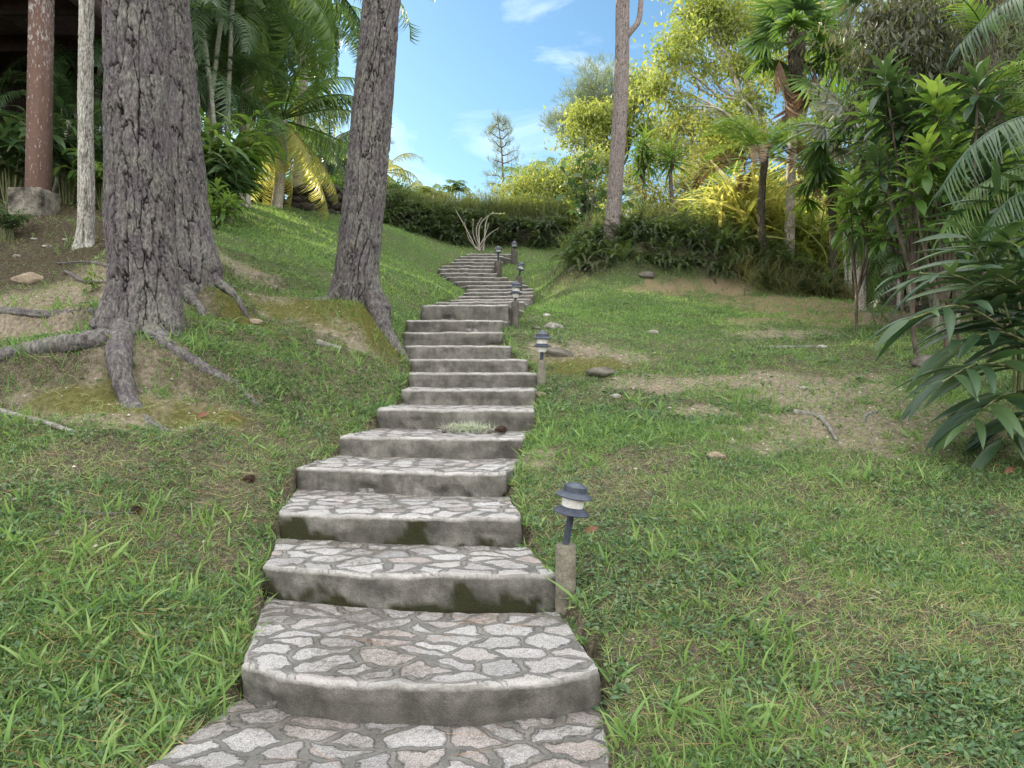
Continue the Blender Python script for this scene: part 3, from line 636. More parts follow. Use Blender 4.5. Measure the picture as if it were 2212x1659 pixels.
# ------------------------------------------------------------------ pines with plated bark
BK = barkmat('pine_bark', (.008, .007, .007), (.046, .040, .042), (.125, .113, .117), (.16, .165, .13))
BK2 = barkmat('slim_bark', (.06, .055, .05), (.22, .205, .18), (.36, .35, .315), (.38, .38, .34), 1.5, .6)
BK3 = barkmat('grey_brown_bark', (.05, .038, .036), (.12, .099, .094), (.215, .188, .176), (.30, .27, .24), 1.5, .35)
BK4 = barkmat('palm_bark', (.07, .06, .045), (.22, .19, .15), (.38, .345, .29), (.42, .41, .36), 1.5, .6)
BK5 = barkmat('dark_mossy_bark', (.012, .012, .008), (.030, .026, .018), (.065, .056, .038), (.14, .14, .11), 1.3, .25)
def trunk(parent, name, path, radii, mat, nth=180, dz=.012, zfine=1e9, cu=9, cv=3.2, depth=.03, seed=0, flare=None, wav=.5, sink=0):
    # path in world coordinates, radii along it; fine rows below zfine
    path = np.asarray(path, float); path = smooth_path(path, 90)
    path = np.concatenate([[path[0]-np.array([0, 0, sink])], path]) if sink else path
    rr = np.interp(np.linspace(0, 1, len(path)), np.linspace(0, 1, len(radii)), radii)
    s = np.concatenate([[0], np.cumsum(np.linalg.norm(np.diff(path, axis=0), axis=1))])
    ts = []; t = 0
    while t < s[-1]:
        zz = np.interp(t, s, path[:, 2]); ts.append(t); t += dz if zz < zfine else dz*12
    ts = np.array(ts+[s[-1]])
    cx = np.stack([np.interp(ts, s, path[:, k]) for k in range(3)], -1); r = np.interp(ts, s, rr)
    th = np.linspace(0, 2*PI, nth, endpoint=False)
    TH, TS = np.meshgrid(th, ts); R = r[:, None]*np.ones_like(TH)
    u0 = TH/(2*PI)
    per = cu
    cyc = lambda a, b, sd: fbm(np.cos(TH)*a+30+sd, np.sin(TH)*a+TS*b, sd)
    warp = (cyc(1.6, 1.1, seed)-.5)*wav
    fine = cyc(9, 14, seed+8)-.5; fin2 = cyc(22, 40, seed+9)-.5
    rag = (cyc(5, 6, seed+12)-.5)
    U = u0*cu+warp*1.7+rag*.7; V = TS*cv*.5+(cyc(2, 1.5, seed+4)-.5)*1.8+rag*.7
    f1, f2, idr = cells(np.mod(U+fine*.35+cu, cu), V+fine*.5, cu, seed)
    g1, g2, idr2 = cells(np.mod(u0*cu*2+warp*3+rag*1.1+fine*.6+cu*2, cu*2), TS*cv*1.15+(cyc(3, 2.5, seed+6)-.5)*2.0+rag+fine, cu*2, seed+9)
    crack = sstep(.0, .08+.12*idr, f2-f1); cr2 = sstep(.0, .09, g2-g1)
    ter = cyc(3.5, 3.2, seed+30)*6; flake = np.floor(ter)+sstep(.8, 1, ter-np.floor(ter))
    hgt = crack*(.75+.35*idr) + cr2*.42*crack + .40*idr2*crack + .16*(flake-2.5) + fine*.5 + fin2*.30
    h = np.clip((crack*.5+cr2*.5*crack)*.85+fine*.35, 0, 1)
    R = R*(1+.10*(cyc(.8, .35, seed+20)-.5)) + depth*(hgt-1.35)
    if flare is not None:
        for (ang, amt, hh, wd) in flare:
            dth = np.angle(np.exp(1j*(TH-ang)))
            R = R + amt*np.exp(-(dth/wd)**2)*np.exp(-(np.maximum(TS-sink, 0)/hh)**1.3)
    v = np.stack([cx[:, None, 0]+R*np.cos(TH), cx[:, None, 1]+R*np.sin(TH), cx[:, None, 2]+np.zeros_like(R)], -1)
    g = Geo(); i = np.arange(len(ts)-1)[:, None]*nth; j = np.arange(nth)[None]; k = (j+1) % nth
    g.add(v.reshape(-1, 3), q=np.stack([i+j, i+k, i+nth+k, i+nth+j], -1).reshape(-1, 4), r=(.5*idr+.5*idr2).reshape(-1))
    return obj(name, g, mat, parent, attrs={'h': h.reshape(-1)})
def root(parent, pts, rad, flat=1.0, mat=None, seed=0, n=20):
    pts = smooth_path(pts, 70); rad = np.interp(np.linspace(0, 1, 70), np.linspace(0, 1, len(rad)), rad)
    g = Geo(); tube(g, pts, rad, n)
    v = g.v[0]; c = np.repeat(pts, n, 0); c = np.concatenate([c, pts[-1:]])
    d = v-c; nzz = (fbm(v[:, 0]*9+seed, v[:, 1]*9+v[:, 2]*7, seed)-.5)*.5+(fbm(v[:, 0]*30, v[:, 1]*30+v[:, 2]*25, seed+3)-.5)*.35
    rid = (fbm(np.arctan2(d[:, 2], d[:, 1])*2.5+seed, v[:, 0]*2.0, seed+6)-.5)*.5
    v = c+d*(1+nzz[:, None]+rid[:, None]); v[:, 2] = c[:, 2]+(v[:, 2]-c[:, 2])*flat
    g.v[0] = v.astype(np.float32)
    return obj('root', g, mat or BK, parent, attrs={'h': np.clip(.5+nzz*1.6, 0, 1)})
NM = leafmat('pine_needle_green', [(0, (.05, .09, .035)), (.5, (.09, .14, .06)), (1, (.16, .2, .09))], trans=.25, rough=.5)
def needle_crown(parent, lobes, per, ln, name='crown', seed=0, mat=None, droop=.0, w=.03):
    g = Geo(); rg = np.random.default_rng(seed); st = strip_t(2, w, .12)
    for (c, rad, nb) in lobes:
        c = np.asarray(c, float); tips = c+rand_dirs(nb, 0, rg)*(rg.random((nb, 1))**.4)*np.asarray(rad)
        n = nb*per; base = np.repeat(tips, per, 0); ax = np.repeat(norm(tips-c+np.array([0, 0, .4])), per, 0)
        d = norm(ax*.8+rg.normal(size=(n, 3))*.65+np.array([0, 0, .25-droop])); off = ax*(rg.random((n, 1))-.5)*ln*1.2
        g.inst(*st, base+off, basis(d, rg.normal(size=(n, 3))), ln*(.7+.6*rg.random(n)), np.repeat(rg.random(nb)*.6, per)+.4*rg.random(n))
    return obj(name, g, mat or NM, parent)
b = P(312, 712, 7.3); b[2] = hz(b[0], b[1]-.1)-.06
pine = thing('pine_tree', 'thick grey pine trunk with plated bark and long exposed surface roots, nearest on the left', 'tree', b)
top = P(292, 0, 7.3)
trunk(pine, 'trunk', [b, P(311, 603, 7.3), P(304, 520, 7.3), P(298, 300, 7.3), top, top+np.array([-.1, .1, 9])], [.30, .285, .264, .243, .235, .22, .1], BK, 340, .008, top[2]+.6, 17, 3.4, .024, 3,
      flare=[(-2.3, .17, .26, .40), (-.45, .14, .28, .45), (-1.45, .08, .24, .35), (2.4, .1, .3, .6), (.9, .1, .3, .5)], sink=.5)
def onto(px, py, d, dz=0.0):
    p = P(px, py, d); p[2] = hz(p[0], p[1])+dz; return p
root(pine, [P(280, 695, 7.1), P(245, 728, 6.8), onto(200, 745, 6.72, .0), onto(100, 758, 6.72, -.02), onto(0, 776, 6.67, -.01), onto(-120, 800, 6.55, -.05)], [.11, .11, .09, .085, .075, .05], .9, seed=3)
root(pine, [P(280, 700, 7.1), P(258, 745, 6.68), onto(285, 790, 6.42, -.03), onto(335, 813, 6.25, -.035), onto(385, 834, 6.1, -.045), onto(430, 850, 6.0, -.09)], [.12, .105, .09, .075, .06, .03], .95, seed=5)
root(pine, [P(320, 705, 7.1), onto(352, 738, 6.9, -.02), onto(420, 752, 6.88, -.035), onto(510, 762, 6.95, -.045), onto(590, 790, 6.9, -.09)], [.10, .075, .06, .05, .03], .8, seed=7)
root(pine, [onto(-160, 630, 8.38, -.02), onto(0, 640, 8.28, -.0), onto(100, 650, 8.08, -.02), onto(230, 668, 7.68, -.03), onto(290, 680, 7.3, -.02)], [.05, .06, .06, .07, .08], .8, seed=9)
needle_crown(pine, [((b[0]+rng.normal()*1.6, b[1]+rng.normal()*1.6, 12+k*.55), (2.0, 2.0, .9), 120) for k in range(7)], 14, .3, seed=1)
b = P(405, 562, 9.3); b[2] = hz(b[0], b[1]-.1)-.06
pine2 = thing('pine_tree', 'pine trunk with furrowed bark close behind the nearest pine, half hidden by it', 'tree', b)
top = P(350, 0, 9.3)
trunk(pine2, 'trunk', [b, P(395, 488, 9.3), P(378, 325, 9.3), P(364, 160, 9.3), top, top+np.array([-.4, .2, 8])], [.32, .31, .295, .28, .265, .24, .1], BK, 260, .011, top[2]+.6, 17, 3.2, .024, 17, flare=[(-.4, .16, .4, .5), (-1.6, .12, .35, .5), (-2.8, .12, .35, .5)], sink=.5)
root(pine2, [P(395, 548, 9.2), onto(405, 590, 8.9, .08), onto(430, 625, 8.5, .05), onto(440, 650, 8.2, -.05)], [.10, .08, .06, .03], 1, seed=12)
root(pine2, [P(440, 548, 9.2), onto(470, 580, 9.1, .06), onto(500, 600, 9.0, .04), onto(540, 610, 9.0, -.05)], [.10, .06, .045, .02], 1, seed=13)
needle_crown(pine2, [((b[0]-.5+rng.normal()*1.6, b[1]+rng.normal()*1.6, 13+k*.5), (2.0, 2.0, .9), 110) for k in range(6)], 14, .3, seed=2)
b = P(769, 645, 10.15); b[2] = hz(b[0], b[1]-.1)-.06
pine3 = thing('pine_tree', 'tall leaning pine trunk with flared base standing left of the steps', 'tree', b)
top = P(825, 0, 10.15)
dd = b[1]
trunk(pine3, 'trunk', [b, P(770, 590, dd), P(778, 520, dd), P(788, 423, dd), P(797, 325, dd), P(811, 163, dd), top, top+np.array([.5, .2, 7])], [.285, .268, .25, .236, .222, .218, .206, .18, .1], BK, 280, .011, top[2]+.6, 15, 3.2, .022, 29,
      flare=[(-.25, .20, .22, .36), (-2.85, .20, .20, .38), (-1.5, .07, .22, .5), (1.5, .1, .3, .6)], sink=.5)
root(pine3, [P(800, 628, dd-.2), onto(832, 655, dd-.25, -.04), onto(862, 674, dd-.3, -.05), onto(895, 684, dd-.3, -.09)], [.12, .10, .07, .03], .8, seed=21)
root(pine3, [P(748, 612, dd-.2), onto(715, 630, dd-.2, .0), onto(685, 640, dd-.2, -.02), onto(650, 644, dd-.2, -.06)], [.12, .085, .05, .03], .8, seed=22)
needle_crown(pine3, [((b[0]+.6+rng.normal()*1.6, b[1]+rng.normal()*1.6, 13.5+k*.5), (2.0, 2.0, .9), 110) for k in range(6)], 14, .3, seed=3)
# slender pale tree
b = gp(185, 530); b[2] -= .05
sl_ = thing('slender_tree', 'slender pale barked tree trunk between the timber post and the nearest pine', 'tree', b)
top = P(187, -10, b[1])
trunk(sl_, 'trunk', [b, P(186, 400, b[1]), P(185, 200, b[1]), top, top+np.array([.1, .1, 5])], [.105, .088, .082, .08, .078, .04], BK2, 130, .016, top[2]+.4, 6, 5.0, .014, 41, flare=[(-.6, .06, .15, .5), (-2.6, .06, .15, .5)], sink=.5)
# right hand tree with a stub of a branch
b = P(1317, 540, 17.6); b[2] = min(b[2], hz(b[0], 17.6))-.2
rt = thing('grey_barked_tree', 'straight grey barked tree with a forked stub high up, rising from the fern bank', 'tree', b)
d = b[1]; top = P(1346, -20, d)
trunk(rt, 'trunk', [b, P(1325, 460, d), P(1329, 401, d), P(1337, 284, d), P(1343, 150, d), top, top+np.array([.3, 0, 3])], [.19, .17, .165, .163, .155, .15, .145, .1], BK3, 150, .016, 1e9, 15, 5.5, .010, 53, flare=[(-.8, .05, .3, .6), (3.6, .05, .3, .6)], wav=.3)
g = Geo(); tube(g, smooth_path([P(1345, 90, d), P(1362, 68, d-.1), P(1377, 50, d-.1), P(1384, 10, d-.1), P(1383, -40, d)], 16), np.linspace(.075, .045, 16), 10); br_ = obj('branch', g, BK3, rt, attrs={'h': np.full(g.n, .8)}); br_.parent = [c for c in rt.children if c.name.startswith('trunk')][0]
# ------------------------------------------------------------------ path lamps
def lampmats():
    mt = plain('dark_lamp_metal', (.025, .033, .05), (.06, .07, .095), 14, .5, .45, .15, .002)
    pm = plain('weathered_post', (.10, .092, .07), (.20, .185, .145), 9, .9, .15, .5, .006)
    pd = plain('dark_damp_post', (.055, .05, .042), (.12, .11, .095), 9, .9, .15, .5, .006)
    lens = bpy.data.materials.new('ribbed_white_lens'); nt = NT(lens)
    n = noise(nt, 40, 4, .7); col = ramp(nt, n.outputs[0], [(.28, (.35, .32, .27)), (.42, (.72, .70, .66)), (.7, (.82, .81, .78))])
    finish(nt, col, .4, .4, trans=.25, tcol=(.8, .78, .72))
    return mt, pm, lens, pd
MT, PMt, LENS, PDk = lampmats()
def lamp(base, post_h, post_r, pole_h, tilt, az, label, cone, post_mat, s=1.0, split=1):
    t = thing('path_lamp', label, 'lamp', base, 'path lamps along the steps'); b_o = base
    g = Geo(); n = 28
    lathe(g, [(post_r*1.02, -.25), (post_r, 0), (post_r*.98, post_h*.5), (post_r*.97, post_h-.008), (post_r*.92, post_h), (.001, post_h+.001)], n, loc=base); 
    v = g.v[0]; a = (fbm(v[:, 0]*30, v[:, 2]*22+v[:, 1]*30, 3)-.5)*.006; v[:, 0] += a; obj('post', g, post_mat, t)
    R = np.array(Matrix.Rotation(az, 3, 'Z') @ Matrix.Rotation(tilt, 3, 'Y')); o = np.asarray(base)+np.array([0, 0, post_h])
    g = Geo(); lathe(g, [(.019*s, -.02), (.019*s, pole_h*.97), (.03*s, pole_h), (.045*s, pole_h+.012)], 18, R, o); obj('pole', g, MT, t)
    q = pole_h
    g = Geo(); lathe(g, [(.03*s, q+.004), (.098*s, q+.010), (.1*s, q+.016), (.072*s, q+.036), (.060*s, q+.046), (.05*s, q+.046)], 40, R, o, crease=True); obj('lower_brim', g, MT, t)
    g = Geo(); pr = [(.055*s, q+.04)]
    for k in range(9): pr += [(.058*s, q+.046+k*.0065), (.0605*s, q+.049+k*.0065)]
    if split > 1:   # tall double lens
        pr = [(.04*s, q-.05), (.052*s, q-.03)]+pr
    lathe(g, pr+[(.056*s, q+.108)], n, R, o); obj('lens', g, LENS, t)
    z = q+.100
    if cone: prof = [(.05*s, z), (.098*s, z+.0), (.101*s, z+.006), (.072*s, z+.026), (.070*s, z+.028), (.070*s, z+.046), (.074*s, z+.05), (.03*s, z+.086), (.004, z+.108), (.0005, z+.109)]
    else: prof = [(.05*s, z), (.098*s, z+.0), (.101*s, z+.006), (.066*s, z+.028), (.064*s, z+.029), (.064*s, z+.058), (.062*s, z+.061), (.03*s, z+.074), (.0005, z+.080)]
    g = Geo(); lathe(g, prof, 40, R, o, crease=True); obj('shade', g, MT, t)
    return t
b = P(1222, 1285, 4.15); b[2] = hz(b[0], b[1]); lamp(b, 1.51+(785-1178)/F*4.15-b[2], .056, .165, .17, -.2, 'nearest path lamp with flat topped dark shade leaning to the right on its concrete post', False, PMt)
b = P(1170, 850, 8.7); b[2] = hz(b[0], b[1])
lamp(b, .26, .052, .14, .03, 0, 'second path lamp with blue grey conical cap beside a pale rock right of the steps', True, PMt, 1.06, 2)
b = P(1113, 724, 11.6); b[2] = hz(b[0], b[1])
lamp(b, 1.51+(785-652)/F*11.6-b[2], .06, .11, .05, 0, 'third path lamp on a tall dark round post where the steps bend', True, PDk, .98, 2)
b = P(1121, 622, 17.2); b[2] = hz(b[0], b[1])
lamp(b, 1.51+(785-598)/F*17.2-b[2], .075, .13, .22, -.1, 'fourth path lamp tilted sharply to the right beyond the tall post lamp', True, PDk, 1.05)
b = P(1076, 601, 20.9); b[2] = hz(b[0], b[1])
lamp(b, 1.51+(785-566)/F*20.9-b[2], .10, .22, .02, 0, 'fifth path lamp standing against the right edge of the topmost flight of steps', True, PDk, 1.15)
b = P(1111, 566, 23.2); b[2] = hz(b[0], b[1])
lamp(b, 1.51+(785-540)/F*23.2-b[2], .10, .05, .0, 0, 'farthest path lamp at the head of the steps before the stone wall', True, PDk, 1.15)
# ------------------------------------------------------------------ house corner on posts
WD = bpy.data.materials.new('stained_timber'); nt = NT(WD)
n = noise(nt, 5, 5, .6); mp_ = N_(nt, 'ShaderNodeMapping'); mp_.inputs['Scale'].default_value = (30, 30, 2); nt.links.new(N_(nt, 'ShaderNodeNewGeometry').outputs['Position'], mp_.inputs[0]); gr = noise(nt, 1, 5, .6, mp_.outputs[0])
mp2 = N_(nt, 'ShaderNodeMapping'); mp2.inputs['Scale'].default_value = (38, 38, 15); nt.links.new(N_(nt, 'ShaderNodeNewGeometry').outputs['Position'], mp2.inputs[0]); sp = noise(nt, 1, 3, .5, mp2.outputs[0])
sx = N_(nt, 'ShaderNodeSeparateXYZ'); nt.links.new(N_(nt, 'ShaderNodeNewGeometry').outputs['Position'], sx.inputs[0])
hi = ramp(nt, mathn(nt, 'MULTIPLY', sx.outputs[2], .1), [(.42, -.12), (.52, .0), (.68, .12)])
col = mixc(nt, gr.outputs[0], (.055, .03, .022), (.115, .066, .048))
col = mixc(nt, ramp(nt, mathn(nt, 'ADD', sp.outputs[0], hi), [(.62, 0), (.70, .6)]), col, (.36, .36, .35))
col = mixc(nt, ramp(nt, n.outputs[0], [(.4, .5), (.6, 0)]), col, (.10, .06, .045))
finish(nt, col, .75, .25, bump=gr.outputs[0], bstr=.4, bdist=.004)
DW = plain('dark_board', (.02, .014, .012), (.045, .03, .025), 3, .85); FT = plain('stained_footing', (.03, .027, .023), (.25, .23, .19), 6, .95, .1, .7, .01)
RF = plain('roof_sheet', (.06, .05, .045), (.1, .085, .07), 4, .8)
b = gp(76, 468); b[2] -= .1
hs = thing('timber_house', 'dark raised timber house on posts at the left edge of the garden', 'house', b)
D = b[1]+.25
g = Geo(); pt = P(83, 415, D); ptt = P(91, -60, D)
v = []
for (p, h) in ((pt, 18.3/F*D), (ptt, 17/F*D)): v += [p+np.array([sx_*h, sy*h, 0]) for sx_, sy in ((-1, -1), (1, -1), (1, 1), (-1, 1))]
g.add(v, q=[[0, 1, 5, 4], [1, 2, 6, 5], [2, 3, 7, 6], [3, 0, 4, 7], [4, 5, 6, 7]]); o = obj('post', g, WD, hs, smooth=False)
g = Geo(); f0 = P(74, 412, D); zb = b[2]-.15; m = 26
for ax in range(3):
    for sg in (-1, 1):
        u, v = np.meshgrid(np.linspace(-1, 1, m), np.linspace(-1, 1, m)); q = np.stack([u.ravel(), v.ravel(), np.full(m*m, float(sg))], -1)
        q = q[:, [[2, 0, 1], [1, 2, 0], [0, 1, 2]][ax]]
        q = q/np.maximum(1, (np.abs(q)**26).sum(1, keepdims=True)**(1/26)); wv = q*np.array([36/F*D, 36/F*D, (f0[2]-zb)/2])
        nz = (fbm(q[:, 0]*3+5, q[:, 1]*3+q[:, 2]*3.3, 8)-.5)*.06+(fbm(q[:, 0]*12+5, q[:, 1]*12+q[:, 2]*11, 9)-.5)*.03
        wv = wv*(1+nz[:, None])+np.array([f0[0], D, (f0[2]+zb)/2]); i = np.arange(m-1)[:, None]*m; j = np.arange(m-1)[None]
        g.add(wv, q=np.stack([i+j, i+j+1, i+m+j+1, i+m+j], -1).reshape(-1, 4))
obj('footing', g, FT, hs)
zt = ptt[2]; dx = P(120, 0, D)[0]
g = Geo(); box(g, (dx-5, D+3.2, zt+.3), (10, 7.4, .22)); obj('deck', g, DW, hs, smooth=False)
for k in range(4):
    g = Geo(); box(g, (dx-5, D-.3+k*1.5, zt+.06), (9.9, .16, .26)); obj('beam', g, WD if k < 1 else DW, hs, smooth=False)
g = Geo(); box(g, (dx-.05, D+3.1, zt-.0), (.15, 7.0, .28)); obj('beam', g, DW, hs, smooth=False)
g = Geo()
wx = P(168, 0, D+4.6)[0]
for k in range(34): box(g, (wx-.13-k*.26, D+4.6+.012*(k % 2), (zt+3.0)/2), (.25, .05, zt-2.8))
obj('wall', g, DW, hs, smooth=False)
g = Geo(); box(g, (dx-5.6, D+3.4, zt+1.9), (8.6, 6.4, 2.98)); obj('upper_wall', g, DW, hs, smooth=False)
g = Geo(); zr = zt+3.4
g.add([(dx-11, D-1, zr), (dx+.6, D-1, zr), (dx+.6, D+8, zr), (dx-11, D+8, zr), (dx-10, D+3.5, zr+2.4), (dx-1, D+3.5, zr+2.4)], q=[[0, 1, 5, 4], [2, 3, 4, 5], [3, 2, 1, 0]], t=[[1, 2, 5], [3, 0, 4]]); obj('roof', g, RF, hs, smooth=False)
# ------------------------------------------------------------------ small things on the ground
RK = plain('pale_limestone', (.15, .14, .12), (.38, .355, .315), 12, .95, .1, .6, .01); RKd = plain('dark_rock', (.075, .068, .055), (.17, .155, .13), 8, .95, .1, .7, .015); RKo = plain('tan_rock', (.15, .12, .085), (.30, .245, .18), 10, .95, .1, .7, .012)
def stone(px, py, wpx, mat, label, name='rock', ratio=.55, seed=0, sink=.34, group=None, dist=None):
    p = gp(px, py); w = wpx/F*p[1]; g = Geo(); h = w*ratio
    rock(g, (p[0], p[1]+w*.2, p[2]+h*(.5-sink)), (w*1.08, w*.8, h), seed, 16, rough=.4)
    return tag(obj(name, g, mat, origin=p), label, 'rock', group)
for k, a in enumerate([(1195, 708, 40, RK, 'largest pale rock right of the tall lamp post'), (1182, 684, 20, RK, 'small white rock just behind the largest pale rock'), (1160, 712, 20, RKd, 'grey stone between the lamp post foot and the pale rocks'), (1412, 720, 24, RK, 'lone whitish rock in the lawn before the straw patch'),
        (1548, 990, 42, RKo, 'tan flat stone in the grass below the bare patch'), (1330, 860, 26, RK, 'flat white stone in grass right of the second lamp'), (1302, 812, 62, RKd, 'low dark mossy boulder in the lawn right of the second lamp'), (1168, 858, 30, RKo, 'tan rock at the foot of the second path lamp'),
        (1186, 842, 14, RK, 'little pale stone behind the rock at the second lamp'), (1400, 602, 42, RKd, 'rounded boulder at the foot of the fern bank'), (1738, 840, 20, RK, 'white stone on the right bare patch'), (1205, 770, 60, RKd, 'flat dark rock in the grass above the second lamp'),
        (1776, 752, 22, RK, 'whitish stone at the end of the pale branch'), (2010, 792, 70, RKd, 'flat grey slab near the ginger plant'), (35, 555, 18, RK, 'white stone on the sandy bank under the house'), (72, 518, 14, RK, 'white pebble highest on the bank under the house'),
        (138, 519, 14, RK, 'white stone before the slender tree'), (100, 534, 20, RK, 'small chalky stone left of the slender tree foot'), (412, 478, 34, RK, 'pale rock between slender tree and second pine'), (55, 612, 80, RKo, 'mound of sandy clay rubble on the left bank'), (700, 1065, 14, RK, 'white chip in the grass left of the steps'), (550, 700, 34, RKo, 'sandy lump in the moss left of the middle pine'), (820, 695, 24, RKo, 'crumbly tan clod below the middle pine'), (1116, 788, 14, RK, 'pale pebble at the right end of a step')]):
    stone(a[0], a[1], a[2], a[3], a[4], seed=60+k, ratio=.5 if k != 19 else .42)
LG = barkmat('lichened_stick', (.05, .042, .035), (.10, .088, .074), (.19, .178, .158), (.32, .345, .29), 3, .7)
def stick(pix, r0, r1, label, name='fallen_branch', cat='branch', lift=.6, mat=None, wob=.25):
    pts = []
    for (px, py) in pix:
        p = gp(px, py); p[2] += r0*lift*.5; pts.append(p)
    pts = smooth_path(pts, 40); rad = np.linspace(r0, r1, 40)*(1+wob*(fbm(np.arange(40)*.35, np.full(40, r0*900), 5)-.5)*2)
    g = Geo(); tube(g, pts, rad, 10); return tag(obj(name, g, mat or LG, origin=pts[0], attrs={'h': np.full(g.n, .7)}), label, cat)
stick([(-30, 880), (40, 902), (100, 918), (165, 938)], .026, .018, 'long fallen branch in the grass at the left edge')
stick([(686, 744), (705, 749), (736, 757)], .045, .03, 'short lichen covered log in the grass below the middle pine')
stick([(1715, 893), (1760, 899), (1782, 915), (1808, 955)], .028, .014, 'curved bare root stick on the right bare earth')
stick([(1893, 893), (1872, 900), (1866, 916)], .022, .012, 'short crooked twig on the bare earth left of the ginger leaves')
stick([(1640, 752), (1700, 752), (1775, 750)], .028, .02, 'pale straight branch lying across the lawn on the right')
stick([(140, 590), (230, 612), (300, 605), (225, 575), (120, 570)], .022, .01, 'dark thin root crossing the bank behind the nearest pine', 'surface_root', 'root', mat=BK)
stick([(170, 1110), (230, 1112), (290, 1110)], .012, .008, 'thin dark twig in the grass at left', 'twig', 'twig', mat=BK)
# stick with old man's beard on a step, and the cone by its end
L, R, bow, z = STEPS[4]; p0 = P(955, 914, 7.15); p1 = P(1072, 930, 7.05); p0[2] = z+.035; p1[2] = z+.03
st_ = thing('lichen_stick', 'short rotten stick tufted with pale green lichen lying on a step', 'stick', p0)
g = Geo(); tube(g, smooth_path([p0, (p0+p1)/2+np.array([0, .02, .008]), p1], 30), np.linspace(.03, .022, 30)*(1+.3*np.sin(np.arange(30)*1.3)), 10); obj('bark', g, LG, st_, attrs={'h': np.full(g.n, .8)})
LCH = leafmat('beard_lichen', [(0, (.30, .36, .24)), (1, (.5, .55, .42))], trans=.2, rough=.8)
g = Geo(); n = 900; t = np.clip(rng.normal(size=n)*.22+.5, 0, 1); pp = p0[None]*(1-t[:, None])+p1[None]*t[:, None]+np.array([0, 0, .015])
d = rand_dirs(n, .2); g.inst(*strip_t(3, .035, .9), pp+d*.01, basis(d, rng.normal(size=(n, 3))), .03+.06*rng.random(n), rng.random(n)); obj('lichen', g, LCH, st_)
CM = plain('pine_cone_scales', (.04, .025, .018), (.11, .065, .045), 40, .7)
def cone(p, s, label):
    g = Geo(); n = 90; k = np.arange(n); zt_ = 1-2*(k+.5)/n; ph = k*2.399963; rr = np.sqrt(1-zt_**2)
    dirs = np.stack([zt_*1.0, rr*np.cos(ph), rr*np.sin(ph)], -1); pos = dirs*np.array([s*.6, s*.38, s*.38])
    rock(g, p, (s*1.15, s*.72, s*.72), 3, 10, rough=.05)
    g.inst(*leaf_t(2, .9, .6, .3, -.3, .5), p+pos*.8, basis(norm(dirs+np.array([.5, 0, 0])), dirs), np.full(n, s*.3), rng.random(n))
    return tag(obj('pine_cone', g, CM, origin=p), label, 'pine cone')
cone(p1+np.array([.045, -.01, .01]), .075, 'brown pine cone at the end of the lichened stick on a step')
p = gp(538, 1040); p[2] += .012; cone(p, .06, 'dark pine cone in the grass left of the third step')
p = gp(872, 808-60); p = gp(292, 1108); p[2] += .012; cone(p, .055, 'small pine cone by the thin twig in the grass at left')
DL = leafmat('dead_leaf', [(0, (.10, .035, .02)), (1, (.20, .085, .055))], trans=.15, rough=.6)
for px, py, s, lab in ((780, 912-5, .12, 'x'), (2168, 1028, .10, 'red fallen leaf on bare earth at the right edge'), (1262, 1160, .10, 'upright reddish dead leaf behind the nearest lamp'), (425, 908, .11, 'curled reddish dead leaf in the grass on the left')):
    if lab == 'x': continue
    p = gp(px, py); p[2] += .02; g = Geo(); dd_ = norm(np.array([[.7, -.3, .5]])); g.inst(*leaf_t(5, .42, .45, .5, .5), p[None], basis(dd_, np.array([0, -1, .6])), np.array([s]), np.array([.5])); tag(obj('fallen_leaf', g, DL, origin=p), lab, 'leaf')
# ------------------------------------------------------------------ planting
LD = leafmat('dark_leaf', [(0, (.022, .052, .022)), (.5, (.045, .09, .034)), (1, (.09, .14, .055))], trans=.35, rough=.35, spec=.4)
LMd = leafmat('mid_leaf', [(0, (.045, .095, .022)), (.5, (.08, .15, .035)), (1, (.15, .21, .05))], trans=.4, rough=.4, spec=.35)
LY = leafmat('yellow_green_leaf', [(0, (.10, .15, .035)), (.5, (.18, .225, .06)), (1, (.33, .33, .11))], trans=.5, rough=.45, tboost=1.5)
LO = leafmat('olive_leaf', [(0, (.10, .13, .035)), (.5, (.18, .20, .06)), (1, (.32, .28, .09))], trans=.45, rough=.5)
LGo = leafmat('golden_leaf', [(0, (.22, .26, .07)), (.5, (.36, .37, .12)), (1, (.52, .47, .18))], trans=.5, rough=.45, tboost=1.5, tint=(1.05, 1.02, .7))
LB = leafmat('withered_leaf', [(0, (.10, .065, .05)), (.5, (.19, .13, .095)), (1, (.36, .27, .19))], trans=.2, rough=.75, spec=.1)
LS = leafmat('silvery_leaf', [(0, (.08, .10, .08)), (.5, (.16, .18, .15)), (1, (.30, .31, .28))], trans=.25, rough=.4, spec=.45)
LDu = leafmat('dusky_leaf', [(0, (.02, .028, .016)), (.5, (.055, .066, .034)), (1, (.16, .15, .10))], trans=.4, rough=.4, spec=.45)
LGl = leafmat('glossy_leaf', [(0, (.018, .04, .02)), (.5, (.034, .07, .03)), (1, (.075, .125, .042))], trans=.25, rough=.36, spec=.4)
LBr = leafmat('bright_leaf', [(0, (.045, .10, .022)), (.5, (.085, .16, .035)), (1, (.18, .26, .06))], trans=.42, rough=.35, spec=.4)
STM = plain('green_stem', (.08, .10, .04), (.17, .18, .08), 14, .6); STD = plain('brown_twig', (.05, .04, .03), (.13, .105, .08), 9, .9); STP = plain('pale_twig', (.24, .22, .19), (.42, .39, .34), 9, .9)
def H(g, v=.8): return {'h': np.full(g.n, v)}
